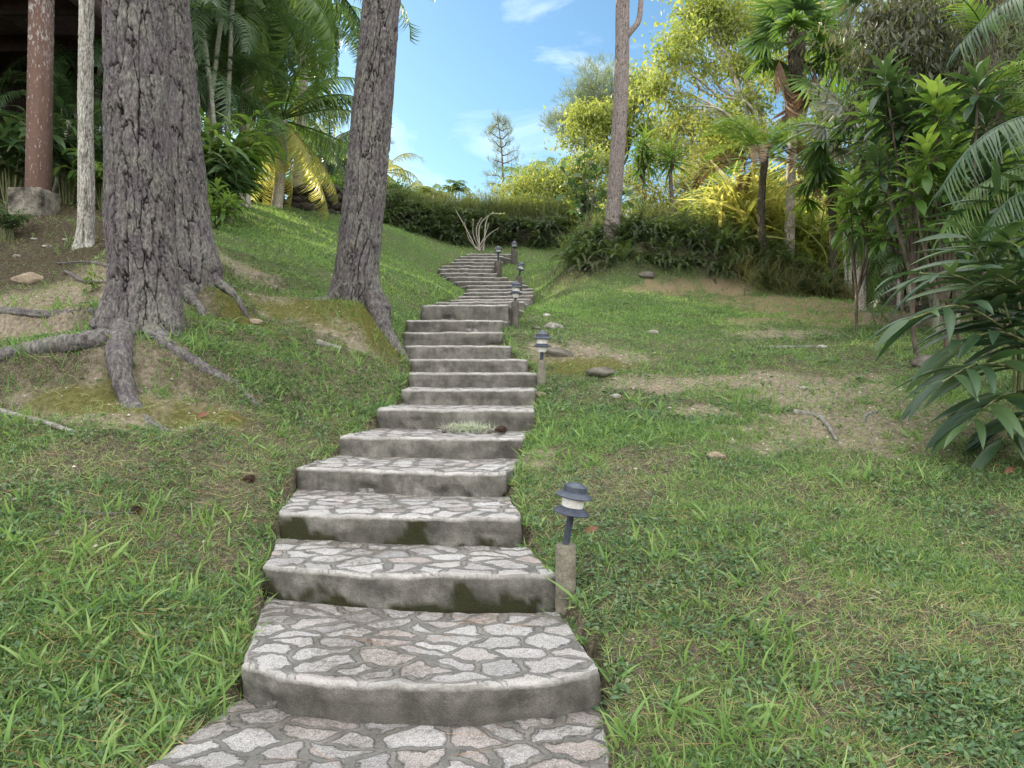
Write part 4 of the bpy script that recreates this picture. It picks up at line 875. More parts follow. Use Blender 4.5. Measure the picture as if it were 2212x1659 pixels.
def arc(L, bend, n=14, kink=1.6):       # local path from the origin along +Y, drooping by bend (radians) at its tip
    t = np.linspace(0, 1, n); a = -bend*t**kink
    y = np.concatenate([[0], np.cumsum(np.cos(a[1:])*L/(n-1))]); z = np.concatenate([[0], np.cumsum(np.sin(a[1:])*L/(n-1))])
    return np.stack([np.zeros(n), y, z], -1)
def pinnate(g, path, leaf_len, n, w=.05, fwd=.55, droop=.5, vee=.2, start=.12, rad=.012, nseg=3, seed=0, jit=.12, taper=(.5, 1.0, .35), limp=.0, mini=0):
    rg = np.random.default_rng(seed); path = np.asarray(path, float)
    s = np.concatenate([[0], np.cumsum(np.linalg.norm(np.diff(path, axis=0), axis=1))]); T = s[-1]
    tube(g, path, np.linspace(rad, rad*.25, len(path)), 5, .35)
    t = np.linspace(start, 1, n); pos = np.stack([np.interp(t*T, s, path[:, k]) for k in range(3)], -1)
    tan = norm(np.stack([np.interp(t*T, s, np.gradient(path[:, k], s)) for k in range(3)], -1))
    side = norm(np.cross(tan, np.array([0, 0, 1.])+1e-4)); nor = np.cross(side, tan)
    Ls = leaf_len*np.interp(t, [start, .45, 1], taper)
    tm = strip_t(nseg, w, droop, 0)
    for sg in (-1, 1):
        f = fwd*(.7+.8*t)[:, None]
        d = norm(side*sg+tan*f+nor*vee+rg.normal(size=(n, 3))*jit+np.array([0, 0, -limp]))
        L = Ls*(.9+.2*rg.random(n))
        if not mini: g.inst(*tm, pos, basis(d, nor+rg.normal(size=(n, 3))*.15), np.stack([leaf_len*np.ones(n)*np.clip(L/leaf_len, .6, 1), L, L], -1), .25+.6*rg.random(n))
        else:
            u = np.linspace(.08, 1, mini); q = pos[:, None]+d[:, None]*(L[:, None]*u)[..., None]+np.array([0, 0, -1])*(L[:, None]*droop*.35*u**2)[..., None]
            per = norm(np.cross(d, nor))
            ml = (leaf_len*.14*np.sin(PI*np.clip(u*.8+.18, 0, 1)))[None]*np.ones((n, 1))
            for s2 in (-1, 1):
                dd = norm(per[:, None]*s2+d[:, None]*.5+0*q).reshape(-1, 3)
                g.inst(*strip_t(1, .34, .15), q.reshape(-1, 3), basis(dd, np.repeat(nor, mini, 0)), ml.reshape(-1), np.repeat(.25+.6*rg.random(n), mini))
def fan(g, L, nst=26, spread=2.2, w=.09, petiole=.6, droop=.25, seed=0, limp=0.0):
    rg = np.random.default_rng(seed); pp = arc(petiole, .25, 8); tube(g, pp, np.linspace(.016, .011, 8), 5, .3)
    c = pp[-1]; a = np.linspace(-spread, spread, nst)+rg.normal(size=nst)*.03
    d = norm(np.stack([np.sin(a), np.cos(a), -.15-.25*np.abs(np.sin(a))-limp+rg.normal(size=nst)*.06], -1))
    g.inst(*leaf_t(5, w, .45, .5, droop), np.repeat(c[None], nst, 0), basis(d, np.array([0, 0, 1.])+rg.normal(size=(nst, 3))*.15), L*(.8+.2*np.cos(a*.6))*(.93+.14*rg.random(nst)), .2+.6*rg.random(nst))
def mesh_of(g, name='frond'): return g.mesh(name)
def put(parent, name, me, mat, loc, az, pitch, roll=0, s=1.0):
    o = bpy.data.objects.new(name, me); C.objects.link(o); o.parent = parent
    if not len(me.materials): me.materials.append(mat)
    elif me.materials[0] is not mat:
        for sl in o.material_slots: sl.link = 'OBJECT'; sl.material = mat
    M = Matrix.Translation(Vector([float(x) for x in loc])) @ Matrix.Rotation(az-PI/2, 4, 'Z') @ Matrix.Rotation(pitch, 4, 'X') @ Matrix.Rotation(roll, 4, 'Y') @ Matrix.Diagonal((s, s, s, 1))
    o.matrix_local = M; return o
def frondset(L, bend, leaf_len, n, w, k=4, **kw):
    out = []
    for i in range(k):
        g = Geo(); pinnate(g, arc(L*(.9+.2*rng.random()), bend*(.8+.4*rng.random()), 16), leaf_len, n, w, seed=100+i, **kw); out.append(g.mesh('frond'))
    return out
F_COCO = frondset(3.0, 1.7, .75, 64, .06, droop=.7, limp=.35, fwd=.6, rad=.028, vee=.0)
F_COCO_LIMP = frondset(2.9, 2.2, .8, 62, .05, droop=.8, limp=1.1, fwd=.5, rad=.026, vee=-.1)
F_HANG = frondset(2.35, .55, .7, 64, .045, droop=.5, limp=.8, fwd=.8, rad=.026, vee=-.1)
F_ARECA = frondset(2.2, 1.6, .5, 50, .055, droop=.45, limp=.15, fwd=.7, rad=.016, vee=.35)
F_FAR = frondset(2.6, 1.8, .65, 34, .09, k=3, droop=.7, limp=.4, nseg=2, rad=.03)
def fans(k, **kw):
    out = []
    for i in range(k): g = Geo(); fan(g, seed=200+i, **kw); out.append(g.mesh('fan_frond'))
    return out
FAN = fans(4, L=.75, petiole=.75, droop=.22, w=.10); FAN_DEAD = fans(3, L=.75, petiole=.45, droop=.5, limp=.9, spread=1.1, w=.05, nst=30)
def palm(name, label, base, crown, r0, r1, fronds, n, lo, hi, mat, tmat=BK4, s=1.0, group=None, seed=0, mats=None, ringed=True, az0=0, jit=.25):
    t = thing(name, label, 'palm', base, group); rg = np.random.default_rng(seed)
    base = np.asarray(base, float); crown = np.asarray(crown, float); lb = base+np.array([0, 0, -.15])
    trunk(t, 'trunk', [lb, base*.6+crown*.4+np.array([.03, 0, 0]), crown], [r0, r1*1.05, r1], tmat, 48, .04, 1e9, 5, 7.0, r1*.10, 70+seed)
    for i in range(n):
        u = i/max(1, n-1); az = az0+i*2.39996+rg.normal()*jit; pitch = lo+(hi-lo)*u**.9+rg.normal()*.06
        k = int(rg.integers(len(fronds))); m = mats(u, az) if mats else mat
        put(t, 'frond', fronds[k], m, crown-base+np.array([0, 0, .25*(u-.5)*r1*6]), az, pitch, rg.normal()*.2, s*(.85+.3*rg.random()))
    return t
# --- foliage masses for broadleaf trees
def limb(g, a, b, r0, r1, sag=.0, seed=0, n=14):
    rg = np.random.default_rng(seed); a = np.asarray(a, float); b = np.asarray(b, float); L = np.linalg.norm(b-a)
    mid = [(a*(1-u)+b*u)+rg.normal(size=3)*L*.06+np.array([0, 0, sag*L*math.sin(PI*u)]) for u in (.3, .65)]
    p = smooth_path([a, *mid, b], n); tube(g, p, np.linspace(r0, r1, n), 7); return p
def leafy(name, label, cat, base, lobes, leaf, size, per, mat, bmat=None, r0=.12, nb=26, droop=.2, seed=0, group=None, fork=.55, clus=.16, gapz=1.0, tname='trunk', twig=True, dense=3.2):
    """lobes: (centre, radius xyz); a trunk to a fork, limbs to every lobe, twigs to leaf sprays on and within each lobe"""
    rg = np.random.default_rng(seed); base = np.asarray(base, float); t = thing(name, label, cat, base, group)
    gb = Geo(); gc = Geo(); cen = np.mean([np.asarray(c) for c, r in lobes], 0)
    fk = base*(1-fork)+cen*fork; fk[:2] = base[:2]*(1-fork*.6)+cen[:2]*fork*.6
    limb(gb, base-np.array([0, 0, .2]), fk, r0, r0*.7, seed=seed)
    for li, (c, r) in enumerate(lobes):
        c = np.asarray(c, float); r = np.broadcast_to(np.asarray(r, float), (3,))
        p = limb(gb, fk, c, r0*.5, r0*.16, .08, seed+li)
        vol = max(.25, float(np.prod(r))**(1/3)); k = max(8, int(nb*dense*vol**1.6))
        u = rand_dirs(k, .1, rg)*(rg.random((k, 1))**.45)
        tips = c+u*r
        if twig:
            for q in range(min(k, 14)):
                j = int(len(p)*(.45+.5*rg.random())); tube(gb, smooth_path([p[min(j, len(p)-1)], (p[min(j, len(p)-1)]+tips[q])/2+rg.normal(size=3)*.08*vol, tips[q]], 7), np.linspace(r0*.10, r0*.03, 7), 4, cap=False)
        n = k*per; sp = clus*(.7+.6*rg.random(k))
        pos = np.repeat(tips, per, 0)+rg.normal(size=(n, 3))*np.repeat(sp, per)[:, None]*np.array([1.25, 1.25, .7])
        d = norm(np.repeat(norm(u+1e-3), per, 0)*.5+rg.normal(size=(n, 3))*.7+np.array([0, 0, -droop]))
        R = basis(d, np.array([0, 0, 1.])+rg.normal(size=(n, 3))*.55)
        gc.inst(*leaf, pos, R, size*(.65+.7*rg.random(n)), np.clip(np.repeat(rg.random(k)*.6, per)+.4*rg.random(n), 0, 1))
    obj(tname, gb, bmat or STD, t, attrs=H(gb)); obj('crown', gc, mat, t)
    return t
LF2 = leaf_t(2, .42, .45, .25, .25); LF_N = leaf_t(2, .24, .45, .25, .4); LF_W = leaf_t(3, .62, .55, .2, .2); LF_L = leaf_t(4, .2, .4, .4, .5)
def lob(px, py, d, rpx, sq=.8): r = rpx/F*d; return (P(px, py, d), (r, r, r*sq))
def gbase(px, d, dz=0): x = (px-1106)/F*d; return np.array([x, d, hz(x, d)+dz])
# ------------------------------------------------------------------ left side palms
mix_y = lambda pa, pb: (lambda u, az: pa if u < .42 else pb)
b = gp(597, 447); b = np.array([*(P(597, 447, 20.0)[:2]), 0]); b[2] = hz(b[0], b[1])
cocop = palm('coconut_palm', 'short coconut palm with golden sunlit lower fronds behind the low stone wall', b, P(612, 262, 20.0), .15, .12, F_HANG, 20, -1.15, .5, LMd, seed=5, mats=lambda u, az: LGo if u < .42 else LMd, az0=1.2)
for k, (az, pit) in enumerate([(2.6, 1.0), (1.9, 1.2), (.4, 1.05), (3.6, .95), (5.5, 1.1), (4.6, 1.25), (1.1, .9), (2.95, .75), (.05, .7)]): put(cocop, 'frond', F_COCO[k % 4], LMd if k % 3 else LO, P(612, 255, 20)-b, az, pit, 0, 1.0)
x = palm('tall_palm', 'tall dark feather palm whose long fronds hang over the coconut palm', gbase(527, 17.5), P(540, -55, 17.5), .17, .13, F_COCO, 26, -1.0, .9, LMd, seed=6, az0=.4, s=1.1)
palm('tall_palm', 'tall palm with arching blue green fronds beside the middle pine trunk', gbase(640, 22.5), P(668, -75, 22.5), .16, .12, F_COCO, 24, -1.0, .9, LMd, seed=16, az0=.9, s=1.2)
palm('tall_palm', 'tall feather palm with tangled drooping fronds right behind the second pine', gbase(470, 21), P(470, 40, 21), .15, .12, F_COCO, 24, -1.0, .9, LMd, seed=17, az0=.2, s=1.0)
palm('tall_palm', 'tall palm with hanging fronds filling the sky left of the middle pine top', gbase(585, 25), P(600, 60, 25), .15, .12, F_COCO, 24, -1.0, .9, LMd, seed=18, az0=.6, s=1.15)
palm('tall_palm', 'tall feather palm farthest left, behind the top of the nearest pine', gbase(380, 19), P(395, -20, 19), .15, .12, F_COCO, 24, -1.1, .9, LD, seed=19, az0=.1, s=1.1)
palm('date_palm', 'bushy dark palm with hanging grey fronds left of the middle pine', gbase(712, 27), P(712, 325, 27), .28, .2, F_COCO, 26, -1.1, 1.1, LD, seed=8, s=.85)
palm('coconut_palm', 'pale distant palm top close to the right edge of the middle pine trunk', gbase(835, 44), P(832, 372, 44), .15, .12, F_FAR, 14, -.6, .9, LO, seed=9, s=1.0)
palm('coconut_palm', 'lowest distant palm top at the horizon left of the ferny wall', gbase(892, 52), P(886, 412, 52), .15, .12, F_FAR, 12, -.6, .8, LO, seed=10, s=.9)
palm('coconut_palm', 'distant palm crown between shrubs at the left of the tall slim conifer', gbase(925, 48), P(935, 425, 48), .15, .12, F_FAR, 12, -.5, .9, LMd, seed=11, s=.8)
# clump of areca palms with slanting ringed stems
def areca(name, label, base, stems, mat, seed, s=1.0, n=9, lo=-.3, hi=1.15):
    t = thing(name, label, 'palm', base); rg = np.random.default_rng(seed); base = np.asarray(base, float)
    for q, (tip) in enumerate(stems):
        tip = np.asarray(tip, float); st = base+np.array([rg.normal()*.15, rg.normal()*.15, -.1])
        o = trunk(t, 'stem', [st, st*.5+tip*.5+np.array([(tip-st)[0]*-.12, 0, .1]), tip], [.06, .05, .045], PALMST, 20, .07, 1e9, 3, 5, .006, seed+q)
        for i in range(n):
            u = i/(n-1); put(t, 'frond', F_ARECA[int(rg.integers(4))], mat, tip-base, q*1.1+i*2.39996+rg.normal()*.3, lo+(hi-lo)*u+rg.normal()*.08, rg.normal()*.25, s*(.8+.4*rg.random()))
    return t
PALMST = barkmat('ringed_palm_stem', (.10, .11, .07), (.20, .21, .15), (.33, .34, .27), (.4, .41, .36), 2, .4)
areca('areca_palm', 'dense areca palm with slanting ringed stems right of the two left pines', gbase(452, 15.5), [P(430, -10, 15.2), P(478, 40, 15.5), P(505, -60, 15.8), P(420, 130, 15.0), P(455, 170, 15.6)], LD, 30, 1.0, 11, -.5)
areca('areca_palm', 'dark areca palm filling the gap between slender tree and nearest pine', gbase(215, 15), [P(195, 120, 14.6), P(230, 20, 15), P(160, 230, 14.4), P(225, 240, 15.2), P(130, 60, 15.5)], LD, 31, .95, 11, -.5)
areca('areca_palm', 'low areca palm with fronds brushing the timber post', gbase(130, 13.6), [P(130, 330, 13.3), P(150, 260, 13.6), P(200, 330, 13.2)], LD, 32, .75, 10, -.2)
# strappy ginger-like masses
def spray(name, label, cat, base, stems, leaf, L, per, mat, seed, smat=None, sr=.014, group=None, span=(.35, 1.0), out=.9, droop=.15, partname='leaves'):
    t = thing(name, label, cat, base, group); rg = np.random.default_rng(seed); base = np.asarray(base, float)
    for q, pts in enumerate(stems):
        p = smooth_path(pts, 24); g = Geo(); tube(g, p, np.linspace(sr, sr*.4, 24), 7); so_ = obj('stem', g, smat or STM, t)
        n = per; u = np.linspace(span[0], span[1], n)*23; i0 = np.minimum(u.astype(int), 22); pos = p[i0]+(p[i0+1]-p[i0])*(u-i0)[:, None]
        tan = norm(p[i0+1]-p[i0]); side = norm(np.cross(tan, np.array([0, .25, 1.])+1e-3)); sg = np.where(np.arange(n) % 2, 1, -1)[:, None]
        d = norm(side*sg*out+tan*.75+rg.normal(size=(n, 3))*.16+np.array([0, 0, -droop])); d[-1] = norm(tan[-1]+rg.normal(size=3)*.1)
        g2 = Geo(); g2.inst(*leaf, pos, basis(d, np.array([0, -.2, 1.])+rg.normal(size=(n, 3))*.25), L*(.75+.4*rg.random(n))*np.where(u > 21, .75, 1), rg.random(n))
        lv_ = obj(partname, g2, mat, t); lv_.parent = so_
    return t
LFG = leaf_t(6, .19, .42, .35, .45); LFB = leaf_t(6, .30, .45, .3, .55)
def fount(cx, cy, d, n, reach, hgt, seed, base=None):       # stems fountaining from a base
    rg = np.random.default_rng(seed); out = []; b = np.asarray(base, float)
    for k in range(n):
        a = k*2.39996; r = reach*(.4+.6*rg.random()); h = hgt*(.6+.4*rg.random())
        out.append([b+np.array([math.cos(a)*.08, math.sin(a)*.08, -.05]), b+np.array([math.cos(a)*r*.35, math.sin(a)*r*.35, h*.7]), b+np.array([math.cos(a)*r, math.sin(a)*r, h*(.85+.2*rg.random())])])
    return out
b = gbase(492, 14.4); spray('ginger_clump', 'lush glossy green ginger clump at the lawn edge right of the second pine', 'shrub', b, fount(0, 0, 0, 30, 1.05, 2.1, 1, b), LFG, .66, 13, LBr, 41, droop=.35)
b = gbase(455, 13.6); spray('ginger_clump', 'darker drooping ginger clump touching the right side of the second pine', 'shrub', b, fount(0, 0, 0, 16, .9, 1.3, 2, b), LFG, .6, 12, LD, 42, droop=.5)
b = gbase(30, 12.2); spray('ginger_clump', 'long leaved ginger plants in shade left of the timber post', 'shrub', b, fount(0, 0, 0, 14, 1.0, 1.5, 3, b), LFG, .6, 10, LD, 43, droop=.3)
b = gbase(150, 12.6); spray('ginger_clump', 'broad leaved ginger plants between timber post and slender tree', 'shrub', b, fount(0, 0, 0, 14, .9, 1.5, 4, b), LFB, .5, 9, LD, 44, droop=.4)
b = gbase(235, 12.4); spray('ginger_clump', 'low leafy plants between slender tree and nearest pine', 'shrub', b, fount(0, 0, 0, 16, .8, 1.0, 5, b), LFB, .4, 9, LMd, 45, droop=.3)
b = gbase(20, 10.3); spray('weed_clump', 'scruffy low weeds under the house at the left edge', 'weeds', b, fount(0, 0, 0, 26, .35, .5, 6, b), LFG, .14, 12, LD, 46, droop=.2, sr=.005)
# rosette shrubs (leaves clustered at stem ends)
LFR = leaf_t(5, .26, .62, .3, .35)
def rosettes(name, label, base, heads, L, mat, seed, n=20, smat=None, r=.02, group=None, leaf=None, cat='shrub', fork=.3):
    t = thing(name, label, cat, base, group); rg = np.random.default_rng(seed); base = np.asarray(base, float); g = Geo(); gl = Geo()
    cen = np.mean(heads, 0); fk = base*(1-fork)+cen*fork
    tube(g, smooth_path([base-np.array([0, 0, .1]), (base+fk)/2+rg.normal(size=3)*.03, fk], 10), np.linspace(r*1.5, r*1.2, 10), 7)
    for h in heads:
        h = np.asarray(h, float); p = smooth_path([fk, fk*.45+h*.55+np.array([*(rg.normal(size=2)*.06), -.06]), h], 12); tube(g, p, np.linspace(r, r*.5, 12), 6)
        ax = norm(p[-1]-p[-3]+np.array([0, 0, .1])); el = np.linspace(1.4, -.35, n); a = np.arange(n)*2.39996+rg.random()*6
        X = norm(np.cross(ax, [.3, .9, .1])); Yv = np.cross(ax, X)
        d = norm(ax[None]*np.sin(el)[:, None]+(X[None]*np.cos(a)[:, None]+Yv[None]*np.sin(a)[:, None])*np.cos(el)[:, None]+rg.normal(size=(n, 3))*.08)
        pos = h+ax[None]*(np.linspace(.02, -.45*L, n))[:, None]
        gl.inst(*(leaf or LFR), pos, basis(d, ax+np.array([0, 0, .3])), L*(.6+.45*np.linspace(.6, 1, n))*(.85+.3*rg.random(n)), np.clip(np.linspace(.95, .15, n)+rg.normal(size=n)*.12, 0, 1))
    obj('stem', g, smat or STD, t); obj('foliage', gl, mat, t); return t
d = 12.8; b = gbase(470, d)
rosettes('leafy_bush', 'small bright rounded leaf bush beside the second pine root', b, [P(450, 425, d), P(470, 412, d), P(495, 432, d), P(455, 450, d-.2), P(480, 455, d-.2), P(505, 448, d), P(460, 475, d-.1), P(486, 436, d-.2)], .26, LBr, 47, 16)
# sapling on the bank
p = gp(196, 640); tps_ = P(202, 588, p[1])
rosettes('sapling', 'thin green sapling with a pale top leaf left of the nearest pine', p, [tps_, tps_*.6+p*.4+np.array([.03, 0, 0]), tps_*.45+p*.55+np.array([-.05, -.02, 0]), tps_*.8+p*.2+np.array([-.02, 0, 0])], .12, LBr, 48, 7, STM, .005, cat='seedling')
# low dry wall of dark boulders behind the lawn crest
WL = plain('dark_boulder_wall', (.022, .02, .017), (.075, .066, .055), 5, .95, .1, .9, .02)
def drywall(label, pts, h, sz, seed):
    g = Geo(); rg = np.random.default_rng(seed); p = np.asarray(pts, float); s = np.concatenate([[0], np.cumsum(np.linalg.norm(np.diff(p, axis=0), axis=1))]); t = 0
    while t < s[-1]:
        x, y = np.interp(t, s, p[:, 0]), np.interp(t, s, p[:, 1]); z0 = hz(x, y); hh = np.interp(t, s, h); z = -.1
        while z < hh: a = sz*(.75+.6*rg.random()); rock(g, (x+rg.normal()*.04, y+rg.normal()*.05, z0+z+a*.3), (a*1.35, a*1.1, a*.85), int(rg.integers(1e6)), 9, .5, .3); z += a*.62
        t += sz*.95
    return tag(obj('stone_wall', g, WL, origin=(p[0][0], p[0][1], hz(p[0][0], p[0][1]))), label, 'stone wall')
drywall('low rough wall of dark boulders behind the coconut palm foot', [P(535, 440, 21)[:2], P(640, 455, 20.8)[:2], P(760, 478, 22.2)[:2]], [.35, .5, .65], .34, 3)
drywall('ferny dry stone retaining wall closing off the head of the steps', [P(812, 480, 24.6)[:2], P(900, 510, 25.6)[:2], P(1050, 545, 26.6)[:2], P(1215, 560, 26.0)[:2]], [.4, .6, .65, .55], .36, 4)
# little things in the garden behind: a turquoise awning and a white chair
TQ = plain('turquoise_cloth', (.02, .30, .26), (.05, .42, .36), 5, .7); WP = plain('white_plastic', (.62, .63, .66), (.75, .75, .78), 9, .5)
b = gbase(632, 29); t = thing('parasol', 'turquoise parasol half hidden by shrubs behind the coconut palm', 'parasol', b)
g = Geo(); c = P(632, 398, 29); tube(g, [b, c], .025, 8); obj('pole', g, WP, t)
g = Geo(); lathe(g, [(.001, .38), (.5, .18), (1.05, -.08), (1.05, -.2), (1.03, -.2), (1.02, -.09), (.45, .14)], 8, None, c); obj('canopy', g, TQ, t, smooth=False)
b = gbase(563, 23.5); t = thing('garden_chair', 'white garden chair behind the low boulder wall at left', 'chair', b)
zc = P(563, 432, 23.5)[2]-.2
g = Geo(); box(g, (b[0], b[1], zc), (.5, .48, .05)); obj('seat', g, WP, t, smooth=False)
g = Geo(); box(g, (b[0]+.02, b[1]+.25, zc+.33), (.48, .05, .55), np.array(Matrix.Rotation(-.25, 3, 'X'))); obj('backrest', g, WP, t, smooth=False)
for sx_ in (-1, 1):
    for sy in (-1, 1): g = Geo(); box(g, (b[0]+sx_*.22, b[1]+sy*.2, (zc+b[2])/2-.03), (.04, .04, zc-b[2])); obj('leg', g, WP, t, smooth=False)
# shrubs in the garden behind on the left
for k, (lb_, lobes, m, sz, per) in enumerate([
    ('lit green shrub behind the low boulder wall, nearest the middle pine', [lob(720, 415, 25, 38), lob(690, 425, 25, 28), lob(745, 400, 25.5, 30)], LMd, .13, 26),
    ('yellow green shrub directly right of the coconut palm trunk', [lob(650, 410, 24.5, 30), lob(665, 392, 25, 24)], LY, .12, 24),
    ('green shrub left of the coconut palm trunk', [lob(545, 395, 24, 34), lob(570, 410, 23.6, 22)], LMd, .12, 24),
    ('tall leafy tree behind the palms at left, catching the light', [lob(590, 330, 33, 60), lob(660, 330, 34, 60), lob(520, 260, 33, 60), lob(600, 250, 36, 60)], LMd, .2, 16),
    ('bushy tree far behind the bushy dark palm', [lob(745, 340, 38, 46), lob(700, 290, 38, 40), lob(760, 400, 36, 30)], LO, .2, 16),
    ('leafy tree deep in shade behind the slender tree', [lob(190, 300, 20, 90), lob(150, 170, 20, 60), lob(240, 380, 19, 60)], LD, .2, 18)]):
    leafy('garden_shrub' if k < 3 else 'broadleaf_tree', lb_, 'shrub' if k < 3 else 'tree', gbase((lobes[0][0][0]/lobes[0][0][1])*F+1106, lobes[0][0][1]), lobes, LF2, sz, per, m, r0=.05 if k < 3 else .14, seed=60+k, clus=.14 if k < 3 else .3, nb=40 if k < 3 else 14)
# ------------------------------------------------------------------ ferns
FM = leafmat('fern_green', [(0, (.03, .055, .02)), (.5, (.06, .10, .03)), (1, (.11, .16, .045))], trans=.35, rough=.45)
FD = leafmat('fern_dark', [(0, (.018, .03, .015)), (.45, (.035, .055, .022)), (.8, (.06, .08, .03)), (1, (.13, .11, .06))], trans=.3, rough=.5)
def fernmesh(n, L, seed, bend=1.9, ll=.075):
    g = Geo(); rg = np.random.default_rng(seed)
    for i in range(n):
        a = i*2.39996+rg.normal()*.3; pit = .35+1.0*rg.random(); l = L*(.6+.5*rg.random()); p = arc(l, bend*(.7+.5*rg.random()), 12)
        R = np.array(Matrix.Rotation(a, 3, 'Z') @ Matrix.Rotation(pit, 3, 'X')); pinnate(g, p @ R.T, ll, 26, .32, fwd=.25, droop=.2, vee=.1, start=.1, rad=.004, nseg=1, seed=seed*50+i, taper=(.6, 1, .3), jit=.08)
    return g.mesh('fern')
FERN = [fernmesh(15, .75, k) for k in range(4)]
def fern(loc, label, group, s, mat, k, az=None, tilt=0, cat='fern'):
    me = FERN[k % 4]; o = bpy.data.objects.new('fern', me); C.objects.link(o)
    if not len(me.materials): me.materials.append(FM)
    o.material_slots[0].link = 'OBJECT'; o.material_slots[0].material = mat
    o.location = tuple(float(x) for x in loc); o.rotation_euler = (tilt, 0, az if az is not None else rng.random()*6); o.scale = (s,)*3
    return tag(o, label, cat, group)
n = 0
for row, hh in enumerate((.1, .4, .68, .9)):
    for px in np.arange(815, 1215, 12):
        if px > 1085 and (row in (0, 1) and rng.random() < .6): continue
        if px > 1050 and row == 3: continue
        d = np.interp(px, [812, 900, 1050, 1215], [24.6, 25.6, 26.6, 26.0])-.62+.12*row+rng.normal()*.06
        px_ = px+rng.normal()*4; x = (px_-1106)/F*d
        fern((x, d, hz(x, d-.1)+hh*np.interp(px, [812, 1215], [.8, 1])+rng.normal()*.06), 'dark fern hanging on the stone wall at the head of the steps', 'ferns on the stone wall', .75+.3*rng.random(), FD if rng.random() < .75-.2*row else FM, int(rng.integers(4)), tilt=.45); n += 1
for px in np.arange(880, 1212, 9):      # growing on the wall head
    d = np.interp(px, [812, 900, 1050, 1215], [24.6, 25.6, 26.6, 26.0])-.12+rng.normal()*.1; x = (px-1106)/F*d
    fern((x, d, hz(x, d-.3)+np.interp(px, [812, 900, 1050, 1215], [.5, .75, .8, .65])+.0), 'dark fern hanging on the stone wall at the head of the steps', 'ferns on the stone wall', .5+.25*rng.random(), FD if rng.random() < .5 else FM, int(rng.integers(4)), tilt=.2)
for k in range(120):
    x = rng.uniform(1.35, 7.0); y = rng.uniform(16.9, 18.9)+np.interp(x, [1.3, 4, 7], [.2, .2, -1.2])
    if y < 16.9+np.interp(x, [1.3, 3, 4.2, 5, 7], [.1, .35, .3, 0, -1.6]): continue
    fern((x, y, hz(x, y)-.02), 'sword fern crowded on the earth bank around the grey barked tree', 'ferns on the earth bank', .8+.55*rng.random(), FD if rng.random() < .6 else FM, int(rng.integers(4)))
front = [(1232, 560), (1235, 585), (1300, 600), (1390, 588), (1470, 590), (1540, 600), (1600, 606), (1650, 622), (1690, 632), (1740, 645), (1790, 648), (1800, 610)]
for k in range(120):
    u = rng.random()*(len(front)-1) if k < 70 else .8+rng.random()*5.2; i_ = int(u); px = front[i_][0]*(1-u+i_)+front[i_+1][0]*(u-i_); py = front[i_][1]*(1-u+i_)+front[i_+1][1]*(u-i_)
    if 1385 < px < 1425 and py > 589: continue
    p = gp(px+rng.normal()*6, py-rng.random()**1.2*60, 12); fern((p[0], p[1]+.25, p[2]-.03), 'sword fern crowded on the earth bank around the grey barked tree', 'ferns on the earth bank', .75+.5*rng.random(), FD if rng.random() < .65 else FM, int(rng.integers(4)), tilt=.2)
# bigger lit ferns and soft plants with own look
for px, py, d, s, m, lab in ((1345, 560, 16.6, 1.25, FM, 'wide pale sword fern spilling in front of the grey barked tree foot'), (1690, 470, 17.5, 1.2, LBr, 'bright upright fern at the foot of the tree fern'), (1560, 520, 17.2, 1.3, FM, 'broad fern with curved tips right of centre on the bank'), (1660, 590, 16.2, 1.25, FD, 'dark fern tussock beneath the tree fern'), (1765, 610, 15.9, 1.35, FD, 'shaggy dark tussock at the right end of the bank'), (1735, 575, 16.4, 1.2, FD, 'shaggy fern tussock behind the right end of the bank'), (1258, 535, 18.5, 1.2, LBr, 'light green leafy fern at the left end of the bank'), (1650, 505, 17.3, 1.2, FD, 'brown skirted fern clump high on the bank')):
    x = (px-1106)/F*d; fern((x, d, hz(x, d)), lab, None, s, m, int(px) % 4)
# dry hanging straw on the bank and tall grass on top of the wall
TG = Geo(); stb = strip_t(4, .022, .35, .3)
def tall(xr, yr, n, lo, hi, zoff=0, lean=.25, rl=(0, .6)):
    x = rng.uniform(*xr, n); y = yr(x)+rng.normal(size=n)*.18; z = height(x, y)+zoff-.05
    d = norm(np.stack([rng.normal(size=n)*lean, rng.normal(size=n)*lean, np.ones(n)], -1)); L = lo+(hi-lo)*rng.random(n)**1.4
    TG.inst(*stb, np.stack([x, y, z], -1), basis(d, rng.normal(size=(n, 3))), np.stack([L*.9, L, L], -1), rl[0]+(rl[1]-rl[0])*rng.random(n))
wy = lambda x: np.interp(x, [(812-1106)/F*24.6, (900-1106)/F*25.6, (1050-1106)/F*26.6, 1.8], [24.9, 25.9, 27.0, 26.4])
tall((-4.3, 1.9), wy, 3800, .35, .95, zoff=.7); tall((-4.3, 1.9), lambda x: wy(x)+.5, 2500, .5, 1.0, zoff=.4)
tall((1.4, 6.6), lambda x: 18.9+0*x, 2200, .4, 1.1, lean=.5); tall((4.8, 7.2), lambda x: 16.6-.35*(x-5), 1500, .3, .8, lean=.9, rl=(.5, 1))
TGM = leafmat('tall_grass_blade', [(0, (.05, .075, .025)), (.5, (.10, .125, .045)), (.8, (.18, .17, .07)), (1, (.2, .15, .09))], trans=.4, rough=.55)
stuff(obj('tall_grass', TG, TGM), 'tall thin grass fringing the stone wall and the fern bank', 'grass')
